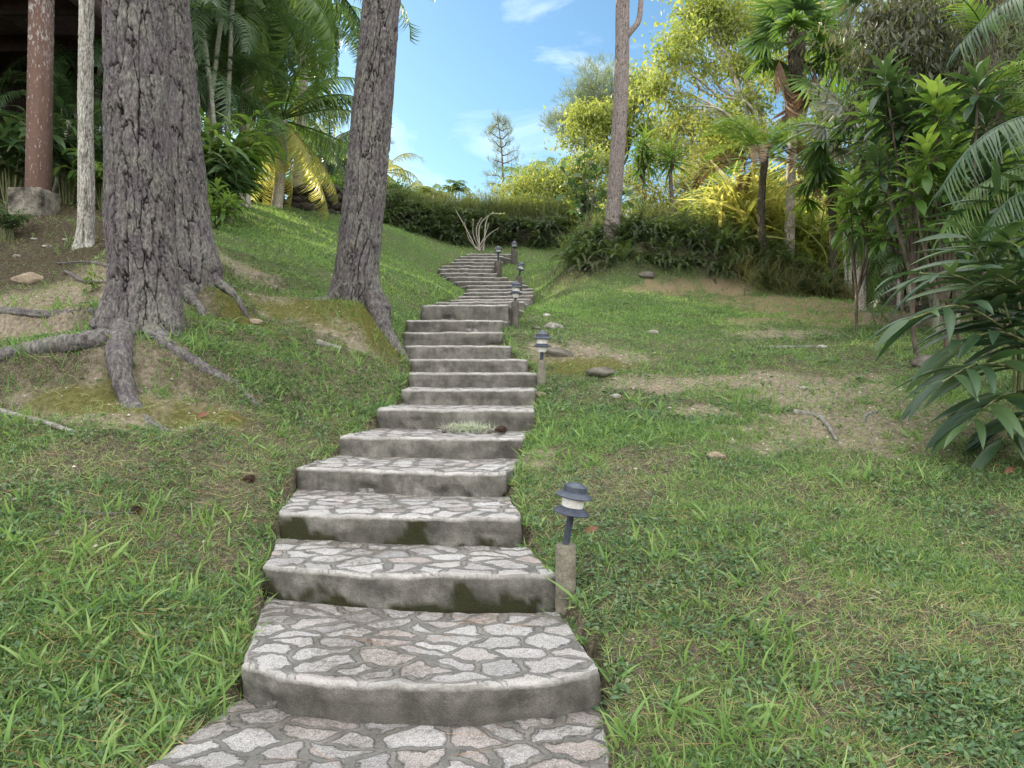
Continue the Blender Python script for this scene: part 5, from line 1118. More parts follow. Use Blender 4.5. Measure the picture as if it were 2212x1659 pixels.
# ------------------------------------------------------------------ centre: plants on and beyond the wall
d = 25.3; b = gbase(1035, d); t = thing('bare_shrub', 'bare white stemmed shrub with few buds before the stone wall', 'shrub', b); g = Geo()
for k, (ex, ey, mx, my) in enumerate([(1003, 480, 1015, 520), (985, 455, 1010, 500), (1022, 475, 1022, 505), (1066, 458, 1040, 480), (1078, 492, 1055, 508), (1055, 485, 1045, 515), (1040, 470, 1030, 490), (1090, 462, 1060, 463)]):
    a = b+np.array([rng.normal()*.05, rng.normal()*.05, -.05]); tube(g, smooth_path([a, P(mx, my, d-.1+rng.normal()*.1), P(ex, ey, d-.2+rng.normal()*.15)], 12), np.linspace(.03, .008, 12), 5)
obj('stem', g, STP, t); g2 = Geo(); n = 150; pts = g.v[0] if len(g.v) == 1 else np.concatenate(g.v); sel = pts[rng.integers(0, len(pts), n)]+b; sel = sel[sel[:, 2] > b[2]+.7]; n = len(sel)
g2.inst(*LF2, sel, basis(rand_dirs(n, .2), np.array([0, 0, 1.])+rng.normal(size=(n, 3))*.3), .05+.05*rng.random(n), rng.random(n)); obj('leaves', g2, LY, t)
# sapling trees on the skyline
def pinnate_tree(name, label, base, heads, L, ll, n, mat, seed):
    t = thing(name, label, 'tree', base); rg = np.random.default_rng(seed); base = np.asarray(base, float); g = Geo(); gl = Geo()
    for h in heads:
        h = np.asarray(h, float); tube(g, smooth_path([base-np.array([0, 0, .1]), base*.4+h*.6+rg.normal(size=3)*.05, h], 10), np.linspace(.035, .012, 10), 6)
        for i in range(n):
            a = i*2.39996; R = np.array(Matrix.Rotation(a, 3, 'Z') @ Matrix.Rotation(.2+.6*rg.random(), 3, 'X')); pinnate(gl, arc(L*(.7+.4*rg.random()), 1.3, 9) @ R.T+h, ll, 9, .3, fwd=.4, droop=.4, rad=.006, nseg=2, seed=seed+i, limp=.25)
    obj('trunk', g, STD, t); obj('crown', gl, mat, t)
d = 29.5; pinnate_tree('sapling', 'slim sapling with umbrella of feathery leaves on the skyline above the wall', gbase(988, d), [P(985, 395, d), P(992, 408, d), P(975, 410, d)], .55, .22, 11, LMd, 5)
d = 29; pinnate_tree('sapling', 'yellow green sapling on the skyline left of the feathery sapling', gbase(930, d), [P(922, 410, d), P(938, 418, d), P(915, 428, d), P(945, 430, d)], .45, .24, 9, LY, 6)
for k, (lb_, lobes, m, sz, per, nb) in enumerate([
    ('pale green feathery shrub left on the skyline beside the middle pine', [lob(850, 415, 31, 26), lob(875, 425, 31, 22), lob(835, 405, 31, 22)], LMd, .16, 22, 30),
    ('low olive shrub between the two skyline saplings', [lob(955, 432, 29, 22), lob(1010, 436, 29, 20)], LO, .12, 24, 36),
    ('wispy twiggy shrub with few leaves below the slim conifer', [lob(1050, 425, 31, 22), lob(1072, 418, 31, 20)], LO, .09, 10, 30),
    ('glowing yellow green shrub nearest the slim conifer', [lob(1120, 415, 28.2, 40), lob(1150, 385, 29, 34), lob(1100, 446, 27.6, 30), lob(1135, 455, 27.4, 30)], LY, .16, 26, 44),
    ('large glowing yellow green shrub before the rubbery leaved plant', [lob(1190, 400, 28.2, 44), lob(1215, 435, 27.7, 40), lob(1170, 456, 27.3, 34), lob(1240, 385, 29, 40), lob(1210, 472, 27.2, 30), lob(1255, 460, 27.2, 34)], LY, .15, 26, 44),
    ('bright leafy shrub between rubbery leaved plant and grey barked tree', [lob(1285, 355, 29, 44), lob(1290, 420, 28, 44), lob(1260, 455, 26.5, 34), lob(1310, 470, 25, 30)], LY, .15, 24, 40),
    ('pale olive bush just right of the grey barked tree', [lob(1400, 430, 24, 40), lob(1375, 470, 23.5, 34), lob(1430, 465, 23.5, 34), lob(1365, 390, 26, 34)], LO, .13, 24, 40),
    ('big dry looking olive bush with scattered red blossoms behind the bank', [lob(1490, 400, 25, 54), lob(1530, 350, 26, 48), lob(1465, 450, 24, 40), lob(1545, 430, 24.5, 40), lob(1500, 465, 23, 36)], LO, .12, 26, 40),
    ('yellow leaved bush under the spreading branches', [lob(1580, 330, 26, 40), lob(1560, 290, 27, 36), lob(1610, 300, 27, 36)], LY, .14, 22, 36)]):
    leafy('wild_shrub', lb_, 'shrub', gbase((lobes[0][0][0]/lobes[0][0][1])*F+1106, lobes[0][0][1]), lobes, LF2 if k != 3 else LF_N, sz, per, m, r0=.05, seed=80+k, clus=.17, nb=nb, fork=.3)
# slim conifer and the big pine behind
def conifer(name, label, base, path, tiers, seed, mat, r0=.12, ln=.3, dn=34):
    t = thing(name, label, 'tree', base); rg = np.random.default_rng(seed); g = Geo(); p = smooth_path([base, *path], 30); tube(g, p, np.linspace(r0, .02, 30), 7); base = np.asarray(base, float)
    lobes = []
    for (a, b_, rr) in tiers:
        a = np.asarray(a, float); b_ = np.asarray(b_, float); q = limb(g, a, b_, .035, .012, .05, int(rg.integers(999)), 10)
        for u in (.4, .6, .8, 1.0): lobes.append((q[int(u*9)], (rr*.9, rr*.9, rr*.55), max(4, int(dn*rr))))
    obj('trunk', g, STD, t); needle_crown(t, lobes, 16, ln, 'crown', seed, mat); return t
CNM = leafmat('conifer_green', [(0, (.07, .10, .05)), (.5, (.12, .155, .07)), (1, (.2, .22, .11))], trans=.3, rough=.55)
d = 40; tr = lambda px, py, dd=0: P(px, py, d+dd)
spec = []
for (py, l, r_) in [(262, -10, 12), (275, -22, 14), (292, -30, 16), (310, -22, 14), (328, -14, 30), (345, -24, 34), (362, -16, 38), (380, -38, 30), (398, -34, 36), (415, -28, 30)]:
    for e in (l, r_): spec.append((tr(1086, py+8), tr(1086+e, py-4+rng.normal()*3, rng.normal()*.6), .32))
spec.append((tr(1080, 262), tr(1073, 250), .3)); spec.append((tr(1075, 268), tr(1050, 292), .3))
conifer('slim_conifer', 'lone slim conifer with sparse tufted branches against the sky', gbase(1088, d), [tr(1087, 400), tr(1083, 320), tr(1074, 250)], spec, 3, CNM, .09, .2, 21)
d = 44
spec = [(tr(1300, 300), tr(x, y, rng.normal()*1.5), r) for x, y, r in ((1265, 150, .9), (1290, 145, 1.0), (1315, 150, .9), (1245, 190, .9), (1275, 180, 1.0), (1230, 215, .9), (1260, 215, .9), (1200, 265, .9), (1185, 262, .7), (1225, 250, .9), (1205, 285, .7), (1335, 165, 1.0), (1320, 200, 1.1), (1355, 190, .9), (1290, 230, 1.0), (1235, 290, .8))]
conifer('spreading_pine', 'distant spreading pine with tufted crown left of the grey barked tree', gbase(1315, d), [tr(1315, 380), tr(1300, 250), tr(1295, 170)], spec, 4, CNM, .25, .34, 40)
for k, (px, py, dd_) in enumerate([(1200, 350, 36), (1140, 365, 38)]):
    palm('coconut_palm', ['palm crown peeping above the shrubs below the spreading pine', 'small palm top behind the glowing shrub nearest the slim conifer'][k], gbase(px, dd_), P(px, py+20, dd_), .14, .1, F_FAR, 12, -.3, 1.1, LMd, seed=50+k, s=.75)
# rubbery large-leaved plant
d = 20.5; b = gbase(1268, d)
leaf_c = leaf_t(3, .62, .6, .15, .1)
t = thing('rubber_plant', 'rubbery plant with big dark spoon shaped leaves left of the grey barked tree', 'shrub', b); g = Geo(); gl = Geo()
for (ex, ey, mx, my) in [(1220, 420, 1250, 440), (1212, 365, 1240, 400), (1240, 330, 1255, 370), (1262, 300, 1262, 350), (1285, 310, 1275, 360), (1238, 455, 1255, 455), (1300, 350, 1285, 400), (1230, 390, 1250, 410), (1385, 400, 1320, 440), (1370, 430, 1310, 450), (1300, 430, 1280, 440), (1215, 385, 1240, 410)]:
    e = P(ex, ey, d+rng.normal()*.4); m_ = P(mx, my, d+rng.normal()*.2); p = smooth_path([b, m_, e], 14); tube(g, p, np.linspace(.03, .008, 14), 6)
    n = 18; u = np.linspace(5, 13, n).astype(int); dd_ = norm(rand_dirs(n, .15)+norm(e-m_)*.6); gl.inst(*leaf_c, p[u], basis(dd_, np.array([0, 0, 1.])+rng.normal(size=(n, 3))*.6), .20+.12*rng.random(n), rng.random(n))
obj('stem', g, STD, t); obj('foliage', gl, LD, t)
# spiky dracaenas
LSP = leaf_t(4, .075, .3, .3, .35)
d = 23; rosettes('dracaena', 'round headed spiky dracaena on a thin stem right of the grey barked tree', gbase(1452, d), [P(1446, 330, d)], .85, LMd, 55, 75, leaf=LSP, r=.05, cat='shrub', fork=.8)
d = 23.5; rosettes('dracaena', 'leafy dracaena with drooping dark lower leaves touching the grey barked tree', gbase(1392, d), [P(1385, 318, d), P(1400, 345, d), P(1378, 350, d), P(1393, 300, d)], .6, LMd, 56, 34, leaf=leaf_t(4, .14, .4, .3, .6), r=.04, cat='shrub', fork=.7)
d = 22; rosettes('dracaena', 'small dark dracaena low behind the bank', gbase(1385, d), [P(1378, 440, d), P(1392, 455, d)], .5, LD, 57, 30, leaf=LSP, r=.03, cat='shrub', fork=.5)
d = 24; rosettes('dracaena', 'bright spiky dracaena beside the golden strap leaved clump', gbase(1540, d), [P(1535, 385, d), P(1555, 400, d)], .8, LBr, 58, 50, leaf=LSP, r=.04, cat='shrub', fork=.6)
# golden strap-leaved clumps
LST = leaf_t(5, .065, .35, .4, .9)
def straps(name, label, base, n, L, mat, seed, lean=.55, cat='shrub'):
    g = Geo(); rg = np.random.default_rng(seed); base = np.asarray(base, float); h = rg.random(n)
    d_ = norm(np.stack([rg.normal(size=n)*lean, rg.normal(size=n)*lean, np.ones(n)], -1)); pos = base+np.stack([rg.normal(size=n)*.36, rg.normal(size=n)*.36, h*L*1.05], -1)
    g.inst(*LST, pos, basis(d_, np.stack([rg.normal(size=n)*.5, rg.normal(size=n)*.5, np.ones(n)*.5], -1)), L*(.6+.6*rg.random(n)), np.clip(rg.random(n), 0, 1)); return tag(obj(name, g, mat, origin=base), label, cat)
for k, (px, d, n, L, m, lab) in enumerate([(1600, 19.2, 300, 1.35, LGo, 'golden strap leaved clump glowing left of the tree fern trunk'), (1560, 19.6, 230, 1.15, LY, 'lower yellow strap leaved clump at the left of the golden one'), (1640, 20, 280, 1.4, LGo, 'golden strap leaved clump directly behind the tree fern trunk'), (1695, 19.4, 260, 1.25, LY, 'yellow strap leaved clump between tree fern and fan palm trunk'), (1760, 18.6, 240, 1.3, LY, 'strap leaved clump right of the fan palm trunk'), (1795, 19.4, 150, 1.3, LO, 'olive strap leaved clump left of the small ringed palm trunk'), (1740, 21, 160, 1.5, LGo, 'golden strap leaved clump farther back behind the fan palm trunk')]):
    straps('strap_leaf_clump', lab, gbase(px, d), n, L, m, 300+k)
# tree fern
d = 17.2; b = gbase(1648, d); t = thing('tree_fern', 'tree fern with dark fibrous trunk and flat umbrella of green and rusty fronds', 'tree fern', b)
top = P(1652, 342, d); trunk(t, 'trunk', [b-np.array([0, 0, .2]), P(1645, 430, d), top], [.09, .075, .08], BK5, 40, .03, 1e9, 7, 8, .02, 91)
TF = []
for i in range(3): g = Geo(); pinnate(g, arc(1.55, 1.2, 14, 1.9), .42, 18, .3, fwd=.35, droop=.3, rad=.012, seed=300+i, start=.25, mini=15); TF.append(g.mesh('frond'))
FRU = leafmat('rusty_frond', [(0, (.06, .045, .03)), (.5, (.12, .08, .05)), (1, (.24, .13, .065))], trans=.2, rough=.6)
for i in range(18):
    az = i*2*PI/18*1.0+rng.normal()*.12; k = i % 3; deadf = i in (1, 4, 7, 8, 12, 16)
    put(t, 'frond', TF[k], FRU if deadf else (LBr if i % 2 else LMd), top-b, az, (.2 if deadf else .5+.3*rng.random()), rng.normal()*.15, 1.0+.25*rng.random())
# fan palm
d = 18.2; b = gbase(1703, d); t = thing('fan_palm', 'tall fan palm with a skirt of dead brown fans and lichened trunk', 'palm', b)
top = P(1722, 95, d); trunk(t, 'trunk', [b-np.array([0, 0, .2]), P(1708, 400, d), P(1715, 235, d)], [.115, .11, .10], BK4, 60, .03, 1e9, 6, 6, .012, 93)
trunk(t, 'fibre_sleeve', [P(1714, 240, d), P(1718, 170, d), P(1722, 60, d)], [.10, .15, .20], BK5, 48, .03, 1e9, 9, 6, .05, 95)
for i in range(22):
    put(t, 'frond', FAN[i % 4], LMd if i % 3 else LD, top-b+np.array([0, 0, .12*rng.normal()]), i*2.39996, -.25+1.3*(i/21)**.8, rng.normal()*.3, .85+.2*rng.random())
for i, (az, pit, dz, m) in enumerate([(3.3, -.35, -.2, LB), (3.0, -.75, -.55, LB), (4.4, -1.0, -.7, LB), (5.0, -1.15, -.9, LB), (5.9, -.75, -.6, LB), (.3, -.7, -.7, LGo), (5.5, -1.2, -1.2, LB), (4.0, -1.2, -1.5, LB), (2.6, -.9, -.9, LB), (.0, -.45, -.4, LB), (3.6, -1.1, -1.6, LB), (5.2, -.9, -.3, LMd), (2.0, -.8, -.6, LB), (1.0, -.8, -.6, LB)]):
    put(t, 'frond', FAN_DEAD[i % 3] if m is not LMd else FAN[0], m, top-b+np.array([0, 0, dz]), az, pit, rng.normal()*.2, 1.1)
b = gbase(1812, 19.5)
def small_fan(label, base, top, n, mats, seed, s=1.0):
    t = thing('fan_palm', label, 'palm', base); rg = np.random.default_rng(seed); base = np.asarray(base, float); top = np.asarray(top, float)
    trunk(t, 'trunk', [base-np.array([0, 0, .2]), (base+top)/2, top], [.08, .07, .07], BK5, 30, .05, 1e9, 6, 6, .015, seed)
    for i in range(n): put(t, 'frond', FAN[i % 4], mats[i % len(mats)], top-base, i*2.39996, -.5+1.5*i/n, rg.normal()*.3, s*(.9+.3*rg.random()))
    return t
small_fan('silver leaved fan palm in shade right of the tall fan palm', gbase(1868, 15.5), P(1862, 300, 15.5), 13, [LS, LD, LS], 97, 1.0)
small_fan('fan palm with straw coloured fans below the silver one', gbase(1802, 16.5), P(1795, 400, 16.5), 10, [LB, LMd, LY], 98, .7)
small_fan('dark fan palm high against the shaded tree at right', gbase(1935, 19), P(1900, 70, 19), 14, [LD, LMd, LS], 99, 1.15)
# broadleaf trees at right centre
def tree_px(label, bpx, bd, lobes, m, sz, per, seed, r0=.16, nb=13, leaf=LF2, bm=STD, fork=.55, clus=.26, droop=.25, name='broadleaf_tree'):
    return leafy(name, label, 'tree', gbase(bpx, bd), [lob(*l) for l in lobes], leaf, sz, per, m, bm, r0, nb, droop, seed, None, fork, clus)
tree_px('airy tree with yellow green leaves and bare limbs arching left over the tree fern', 1690, 26, [(1425, 190, 25, 34), (1445, 130, 25, 36), (1480, 95, 25.5, 44), (1525, 50, 26, 50), (1590, 60, 26, 46), (1560, 10, 26, 50), (1460, 230, 25, 26), (1530, 150, 25.5, 30), (1600, 140, 26, 40), (1620, 220, 26, 40), (1500, 10, 26, 36), (1650, 30, 27, 50), (1550, 260, 25.5, 34), (1640, 300, 25, 40)], LY, .18, 22, 101, .13, 30, bm=STP)
tree_px('warm tinted tree crown behind and left of the grey barked tree', 1330, 32, [(1400, 200, 31, 32), (1375, 170, 31, 30), (1360, 230, 31, 36), (1290, 250, 31, 38), (1255, 250, 31, 32), (1300, 310, 31, 36), (1240, 305, 31, 30), (1395, 275, 31, 34), (1330, 280, 31, 36)], LY, .18, 20, 102, .14, 26)
tree_px('pale green tree filling the gap under the arching limbs', 1480, 34, [(1460, 270, 33, 36), (1500, 260, 33, 40), (1430, 300, 33, 36), (1540, 300, 33, 40), (1480, 330, 32, 44), (1410, 340, 32, 36), (1590, 270, 33, 40)], LO, .18, 20, 103, .12, 24)
for k, (lab, bp, bd, lobes, m) in enumerate([
    ('sunlit tree behind the fan palm crown', 1760, 28, [(1760, 60, 27, 70), (1820, 130, 27, 60), (1700, 150, 28, 60), (1800, 240, 27, 60), (1770, 330, 26, 60)], LY),
    ('mid green tree behind the silver leaved fan palm', 1860, 26, [(1860, 220, 25, 70), (1900, 330, 25, 70), (1840, 400, 24, 60), (1920, 120, 26, 70)], LMd),
    ('lit tree far behind the slender pale trunks', 1960, 30, [(1960, 420, 29, 80), (2040, 380, 29, 80), (1900, 480, 28, 60), (2060, 500, 28, 70), (1960, 540, 27, 50)], LY),
    ('dark tree behind the ginger plant at the right edge', 2180, 20, [(2160, 330, 19, 110), (2100, 440, 18, 80), (2200, 520, 17, 90), (2250, 200, 19, 110)], LD),
    ('green tree high behind the shaded tree at right', 2060, 26, [(1980, 60, 25, 90), (2080, 140, 25, 90), (2170, 60, 25, 100), (2000, 220, 24, 80), (2100, 280, 23, 80)], LO),
    ('dense tree closing the wood right of the dark mossy trunk', 2010, 24, [(1940, 560, 23.5, 50), (2030, 600, 23, 50), (1880, 560, 24, 40), (2100, 590, 21, 60), (1990, 500, 23, 60), (2180, 620, 19, 60)], LMd),
    ('tall green tree behind the dusky tree, seen through its gaps', 2080, 22, [(1950, 330, 21, 80), (2060, 330, 20, 80), (2160, 420, 19, 80), (1900, 420, 21.5, 60), (2000, 430, 20.5, 70), (2200, 300, 19.5, 80)], LMd),
    ('low thicket tree between the pale slim trunks', 1990, 21, [(1900, 590, 20, 46), (1960, 610, 19.5, 46), (2040, 560, 20, 50), (2120, 600, 18.5, 56), (1850, 590, 20, 36), (2200, 560, 17.5, 60)], LD),
    ('shaded thicket tree behind the strap leaved clumps', 1720, 25, [(1680, 400, 24, 60), (1740, 460, 23, 60), (1800, 430, 23.5, 60), (1620, 440, 24, 50), (1820, 540, 22, 50), (1740, 540, 21.5, 40)], LMd)]):
    tree_px(lab, bp, bd, lobes, m, .20, 20, 110+k, .2, 22)
# shaded vine-hung tree and mossy trunks
d = 13.5
t = tree_px('big shaded tree with drooping dusky leaves at the upper right', 2010, 14.2, [(1885, 30, 13.6, 60), (1960, 10, 13.4, 70), (2040, 40, 13.4, 60), (1930, 100, 13.3, 60), (2010, 120, 13.5, 60), (1880, 150, 13.8, 50), (2110, 20, 13.8, 70), (2080, 130, 13.2, 60), (1960, 190, 13.4, 56), (2040, 210, 13.4, 56), (1860, 230, 14, 40), (2120, 220, 13.4, 56), (1910, 260, 13.6, 44), (1990, 290, 13.4, 50), (2070, 300, 13.3, 44), (2180, 100, 13.5, 70), (2190, 260, 13.5, 60)], LDu, .19, 16, 130, .16, 30, LF_N, BK5, .6, .24, 1.1)
def mossy(label, base, top, r, seed, moss=True, name='mossy_tree'):
    t = thing(name, label, 'tree', base); trunk(t, 'trunk', [np.asarray(base)-np.array([0, 0, .2]), (np.asarray(base)+top)/2+np.array([.04, 0, 0]), top], [r*1.1, r, r*.9], BK5, 70, .03, 1e9, 8, 4, r*.12, seed)
    if moss:
        g = Geo(); rg = np.random.default_rng(seed); n = 2600; u = rg.random(n); a = rg.random(n)*2*PI; p = np.asarray(base)[None]*(1-u[:, None])+np.asarray(top)[None]*u[:, None]; o = np.stack([np.cos(a), np.sin(a), 0*a], -1)
        g.inst(*strip_t(2, .1, .9), p+o*r*.95, basis(norm(o+np.array([0, 0, -.3])+rg.normal(size=(n, 3))*.5), np.array([0, 0, 1.])+0*o), .06+.1*rg.random(n), rg.random(n)); obj('moss', g, LMd, t)
    return t
mossy('moss hung trunk behind the leaning palm fronds at the right edge', gbase(2140, 12.2), P(2125, -60, 12.2), .22, 140)
mossy('dark speckled mossy trunk right of the small ringed palm trunk', gbase(1913, 17.4), P(1905, 300, 17.4), .27, 141, False)
mossy('dark trunk deep in shade at the right edge of the wood', gbase(2195, 14), P(2195, -40, 14), .3, 142, False)
# slim pale trunks
for k, (px, px2, d, r, lab) in enumerate([(1938, 1955, 15.6, .035, 'slender pale trunk nearest the dark speckled trunk'), (1962, 1975, 16.2, .05, 'thickest of the slender pale trunks'), (1985, 1992, 15.4, .032, 'slender pale trunk touching the ginger leaves'), (1835, 1838, 16.4, .035, 'slender pale trunk left of the small ringed palm trunk'), (1828, 1822, 16.8, .03, 'thin pale trunk at the right end of the fern bank'), (2012, 2022, 17.2, .035, 'slender pale trunk farther back behind the ginger leaves')]):
    b = gbase(px, d); tp = P(px2, 420, d); t = thing('slim_tree', lab, 'tree', b, 'slender pale trunks at the wood edge'); g = Geo(); p = smooth_path([b-np.array([0, 0, .1]), (b+tp)/2+np.array([rng.normal()*.06, 0, 0]), tp], 24); tube(g, p, r*(1+.12*np.sin(np.arange(24)*1.7)), 9); obj('trunk', g, BK2, t, attrs=H(g, .6))
    g = Geo(); n = 200; dd_ = rand_dirs(n, .0); g.inst(*LF2, tp+dd_*rng.random((n, 1))*.55, basis(rand_dirs(n, -.2), np.array([0, 0, 1.])+rng.normal(size=(n, 3))*.5), .10+.08*rng.random(n), rng.random(n)); obj('crown', g, LMd, t)
# small ringed palm trunk with rosette of strap leaves
d = 14.2; b = gbase(1858, d); t = thing('small_palm', 'small palm with smooth ringed trunk at the edge of the wood', 'palm', b); tp = P(1856, 505, d)
trunk(t, 'trunk', [b-np.array([0, 0, .1]), (b+tp)/2, tp], [.10, .085, .07], BK4, 60, .02, 1e9, 4, 14, .008, 150)
g = Geo(); n = 60; dd_ = norm(rand_dirs(n, -.2)+np.array([0, 0, -.2])); g.inst(*leaf_t(5, .09, .4, .4, .6), np.repeat(tp[None], n, 0), basis(dd_, np.array([0, 0, 1.])+0*dd_), .45+.35*rng.random(n), rng.random(n)); obj('foliage', g, LMd, t)
# low edging under the ginger
g = Geo(); a = P(1945, 688, 14.6); b = P(2080, 692, 13.6); a[2] = hz(a[0], a[1]); b[2] = hz(b[0], b[1]); m_ = (a+b)/2; ang = math.atan2(b[1]-a[1], b[0]-a[0]); box(g, m_+np.array([0, 0, .06]), (np.linalg.norm(b-a), .16, .24), np.array(Matrix.Rotation(ang, 3, 'Z'))); tag(obj('garden_edging', g, DW, origin=m_, smooth=False), 'low dark timber edging behind the ginger leaves', 'edging')
# broad-leaved rosette shrubs on the right
d = 9.6
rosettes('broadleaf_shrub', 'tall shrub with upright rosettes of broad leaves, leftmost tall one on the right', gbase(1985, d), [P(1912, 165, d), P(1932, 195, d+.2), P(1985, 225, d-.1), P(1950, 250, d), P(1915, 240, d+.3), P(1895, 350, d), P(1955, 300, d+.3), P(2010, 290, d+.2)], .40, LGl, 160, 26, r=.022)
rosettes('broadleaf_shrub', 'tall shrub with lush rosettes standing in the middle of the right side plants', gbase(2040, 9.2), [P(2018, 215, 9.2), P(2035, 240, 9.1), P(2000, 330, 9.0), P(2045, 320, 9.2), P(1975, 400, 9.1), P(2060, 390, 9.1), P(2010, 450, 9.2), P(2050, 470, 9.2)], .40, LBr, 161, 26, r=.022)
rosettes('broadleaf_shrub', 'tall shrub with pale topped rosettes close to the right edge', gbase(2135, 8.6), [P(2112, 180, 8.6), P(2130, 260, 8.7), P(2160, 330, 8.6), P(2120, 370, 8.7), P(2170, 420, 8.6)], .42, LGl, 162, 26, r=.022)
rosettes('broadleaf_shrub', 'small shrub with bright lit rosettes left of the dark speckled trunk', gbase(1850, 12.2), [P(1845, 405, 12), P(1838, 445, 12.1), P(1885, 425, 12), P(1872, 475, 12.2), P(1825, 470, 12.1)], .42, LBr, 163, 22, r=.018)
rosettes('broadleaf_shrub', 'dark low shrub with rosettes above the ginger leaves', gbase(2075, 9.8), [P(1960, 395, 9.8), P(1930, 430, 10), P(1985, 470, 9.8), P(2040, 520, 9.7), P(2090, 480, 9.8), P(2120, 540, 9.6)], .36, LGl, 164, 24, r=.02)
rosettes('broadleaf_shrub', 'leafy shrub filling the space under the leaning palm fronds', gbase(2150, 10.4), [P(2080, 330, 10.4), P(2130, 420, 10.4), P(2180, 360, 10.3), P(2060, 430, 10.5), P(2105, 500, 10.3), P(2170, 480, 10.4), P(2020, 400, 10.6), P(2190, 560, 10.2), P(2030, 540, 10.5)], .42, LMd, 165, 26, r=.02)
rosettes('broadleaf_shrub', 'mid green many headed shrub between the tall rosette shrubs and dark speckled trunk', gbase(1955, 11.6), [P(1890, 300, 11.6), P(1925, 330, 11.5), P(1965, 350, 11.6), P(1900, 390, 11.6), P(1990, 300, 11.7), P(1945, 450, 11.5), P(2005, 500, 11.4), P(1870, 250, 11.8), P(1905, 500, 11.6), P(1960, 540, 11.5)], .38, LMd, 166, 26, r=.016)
areca('areca_palm', 'areca palm with arching fronds deep behind the leaning palm', gbase(2150, 12.6), [P(2090, 300, 12.5), P(2160, 200, 12.4), P(2200, 380, 12.4), P(2040, 420, 12.6)], LMd, 35, 1.0, 11, -.4)
areca('areca_palm', 'low areca palm fronds filling the shade left of the ginger plant', gbase(2040, 12.4), [P(2010, 520, 12.3), P(2070, 560, 12.2), P(2120, 520, 12.2), P(1985, 590, 12.3)], LD, 36, .7, 10, -.1)
# palm fronds leaning in from the right
d = 7.0; b = gbase(2420, 7.6); t = thing('leaning_palm', 'palm leaning in from the right edge with long combed fronds', 'palm', b); tp = P(2400, 250, 7.5)
trunk(t, 'trunk', [b-np.array([0, 0, .2]), (b+tp)/2, tp], [.12, .1, .09], BK4, 40, .04, 1e9, 5, 6, .01, 170)
for k, pth in enumerate([[(2400, 250, 7.5), (2290, 245, 7.1), (2180, 262, 6.8), (2095, 320, 6.6), (2040, 400, 6.5)], [(2400, 250, 7.5), (2300, 330, 7.1), (2190, 365, 6.9), (2090, 420, 6.8), (2045, 495, 6.7)], [(2400, 240, 7.5), (2330, 60, 7.4), (2240, -20, 7.2), (2150, 20, 7.1), (2075, 95, 7.0)], [(2400, 250, 7.5), (2350, 380, 7.0), (2260, 400, 6.7), (2170, 440, 6.5), (2130, 520, 6.4)], [(2400, 240, 7.5), (2380, 60, 7.4), (2420, -60, 7.5), (2500, -80, 7.7), (2600, -20, 7.9)], [(2400, 240, 7.5), (2460, 150, 7.5), (2560, 180, 7.6), (2640, 260, 7.7), (2700, 380, 7.8)]]):
    g = Geo(); pinnate(g, smooth_path([P(*q) for q in pth], 22), .62, 52, .042, fwd=.85, droop=.35, limp=.45, vee=.05, start=.12, rad=.014, nseg=4, seed=400+k, taper=(.9, 1.0, .5), jit=.06); obj('frond', g, LGl if k != 1 else LMd, t)
# ginger plant in the right foreground
b = onto(2240, 790, 7.4); LFGi = leaf_t(7, .165, .42, .45, .28)
S = []
for pts in [[(2190, 770, 6.9), (2150, 660, 6.6), (2080, 600, 6.3), (1985, 590, 6.1)], [(2200, 770, 6.9), (2140, 690, 6.4), (2060, 660, 6.1), (1965, 690, 5.9)], [(2215, 760, 7.0), (2190, 600, 6.8), (2165, 480, 6.7), (2155, 420, 6.6)], [(2235, 770, 7.0), (2230, 600, 6.9), (2225, 480, 6.8), (2230, 400, 6.8)], [(2205, 780, 6.8), (2180, 690, 6.5), (2130, 560, 6.4), (2080, 500, 6.3)],
            [(2225, 830, 6.6), (2170, 790, 6.2), (2100, 790, 5.9), (2035, 825, 5.7)], [(2240, 860, 6.5), (2190, 850, 6.1), (2135, 875, 5.8), (2090, 920, 5.6)], [(2260, 800, 6.8), (2240, 700, 6.5), (2200, 620, 6.3), (2150, 590, 6.2)], [(2250, 820, 6.8), (2215, 740, 6.4), (2130, 720, 6.1), (2050, 760, 6.0)], [(2280, 780, 7.0), (2290, 600, 6.8), (2280, 480, 6.7), (2260, 380, 6.6)], [(2290, 800, 6.8), (2270, 650, 6.4), (2230, 560, 6.2), (2180, 520, 6.1)], [(2230, 800, 7.3), (2170, 640, 7.3), (2110, 560, 7.3), (2080, 470, 7.3)], [(2270, 880, 6.3), (2230, 890, 6.0), (2195, 910, 5.8), (2165, 950, 5.7)]]:
    q = [P(*p) for p in pts]; q0 = q[0].copy(); q0[2] = hz(q0[0], q0[1])-.05; q = [q0]+q if q[0][2]-q0[2] > .25 else [q0]+q[1:]; S.append(q)
spray('ginger_plant', 'large dark green ginger plant with long blade leaves in the right foreground', 'shrub', b, S, LFGi, .64, 17, LGl, 180, droop=.10, sr=.016, span=(.34, 1.0), out=.8)
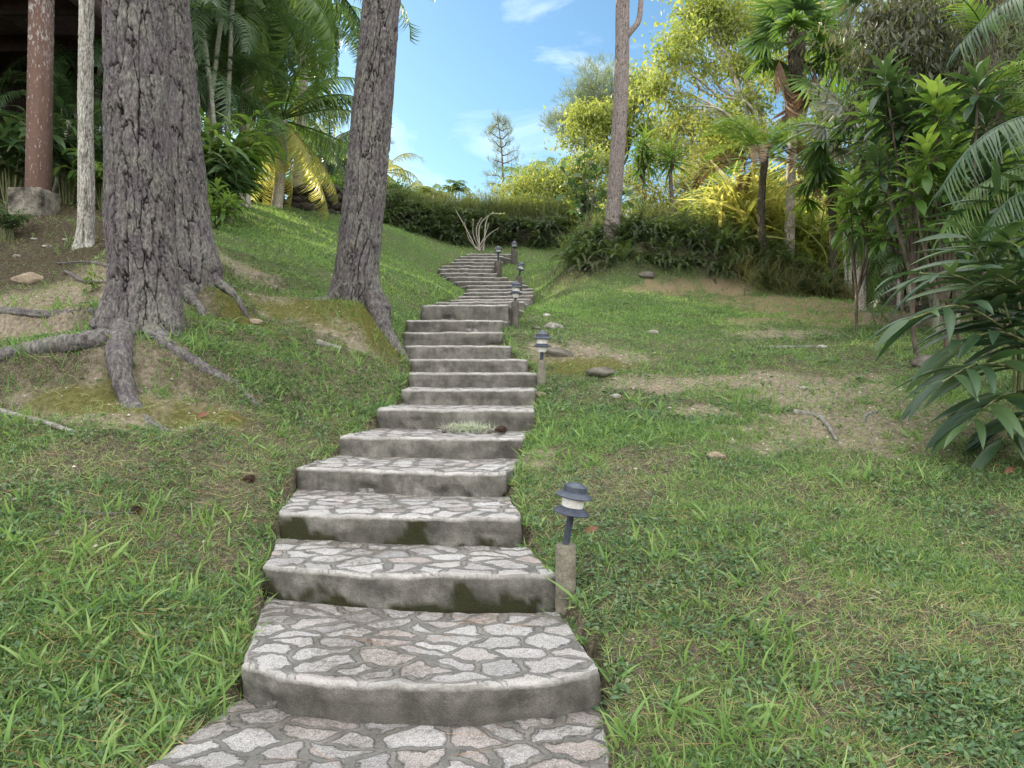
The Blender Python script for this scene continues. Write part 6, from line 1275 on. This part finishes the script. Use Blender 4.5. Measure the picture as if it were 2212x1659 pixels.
# ------------------------------------------------------------------ light, sky, camera
AZ, EL = math.radians(-50), math.radians(26)
sd = Vector((math.sin(AZ)*math.cos(EL), math.cos(AZ)*math.cos(EL), math.sin(EL)))
sl = bpy.data.lights.new('sun', 'SUN'); sl.energy = 5.0; sl.angle = math.radians(.5); sl.color = (1, .86, .64)
so = bpy.data.objects.new('sun', sl); C.objects.link(so); so.rotation_euler = sd.to_track_quat('Z', 'Y').to_euler(); so.location = (-20, 20, 30)
w = bpy.data.worlds.new('World'); scene.world = w; w.use_nodes = True; nt = w.node_tree; nt.nodes.clear()
sky = nt.nodes.new('ShaderNodeTexSky'); sky.sky_type = 'NISHITA'; sky.sun_disc = False; sky.sun_elevation = EL; sky.sun_rotation = AZ
sky.air_density = 1.0; sky.dust_density = 1.2; sky.ozone_density = 1.6
tc = nt.nodes.new('ShaderNodeTexCoord'); sx = nt.nodes.new('ShaderNodeSeparateXYZ'); nt.links.new(tc.outputs['Generated'], sx.inputs[0])
mp = nt.nodes.new('ShaderNodeMapping'); mp.inputs['Scale'].default_value = (1.2, 1.2, 4.5); nt.links.new(tc.outputs['Generated'], mp.inputs['Vector'])
nz = noise(nt, 2.6, 7, .6, mp.outputs[0], .6)
wisps = ramp(nt, nz.outputs[0], [(.52, 0), (.85, .3)])
fill_mask = mathn(nt, 'MAXIMUM', ramp(nt, sx.outputs[2], [(.60, 0), (.80, 1)]), ramp(nt, mathn(nt, 'ADD', mathn(nt, 'MULTIPLY', sx.outputs[1], .5), .5), [(.45, 1), (.68, 0)]))
fill_cloud = mathn(nt, 'MULTIPLY', fill_mask, ramp(nt, nz.outputs[0], [(.2, .8), (.6, 1)]))  # unseen bright cloud added overhead and behind the camera as neutral fill light
cover_ = mathn(nt, 'MAXIMUM', wisps, fill_cloud)
skyc = mixc(nt, 1.0, sky.outputs[0], (.70, .96, 1.03), 'MULTIPLY')
bgc = mixc(nt, cover_, skyc, (18.5, 18.4, 18.2))
bg = nt.nodes.new('ShaderNodeBackground'); bg.inputs[1].default_value = .1; nt.links.new(bgc, bg.inputs[0])
wo = nt.nodes.new('ShaderNodeOutputWorld'); nt.links.new(bg.outputs[0], wo.inputs[0])
cam = bpy.data.cameras.new('camera'); cam.sensor_width = 36; cam.lens = 36*F/2212; cam.clip_end = 2000; cam.clip_start = .05
co = bpy.data.objects.new('camera', cam); C.objects.link(co); co.location = EYE; co.rotation_euler = (PI/2+PITCH, 0, 0)
scene.camera = co
vs = scene.view_settings; vs.view_transform = 'Standard'; vs.look = 'None'; vs.gamma = 1; vs.exposure = 1.0; vs.use_curve_mapping = False
scene.render.engine = 'CYCLES'; cy = scene.cycles
cy.max_bounces = 6; cy.diffuse_bounces = 3; cy.glossy_bounces = 2; cy.transmission_bounces = 3; cy.transparent_max_bounces = 4; cy.caustics_reflective = False; cy.caustics_refractive = False
cy.use_denoising = True; cy.sample_clamp_indirect = 6
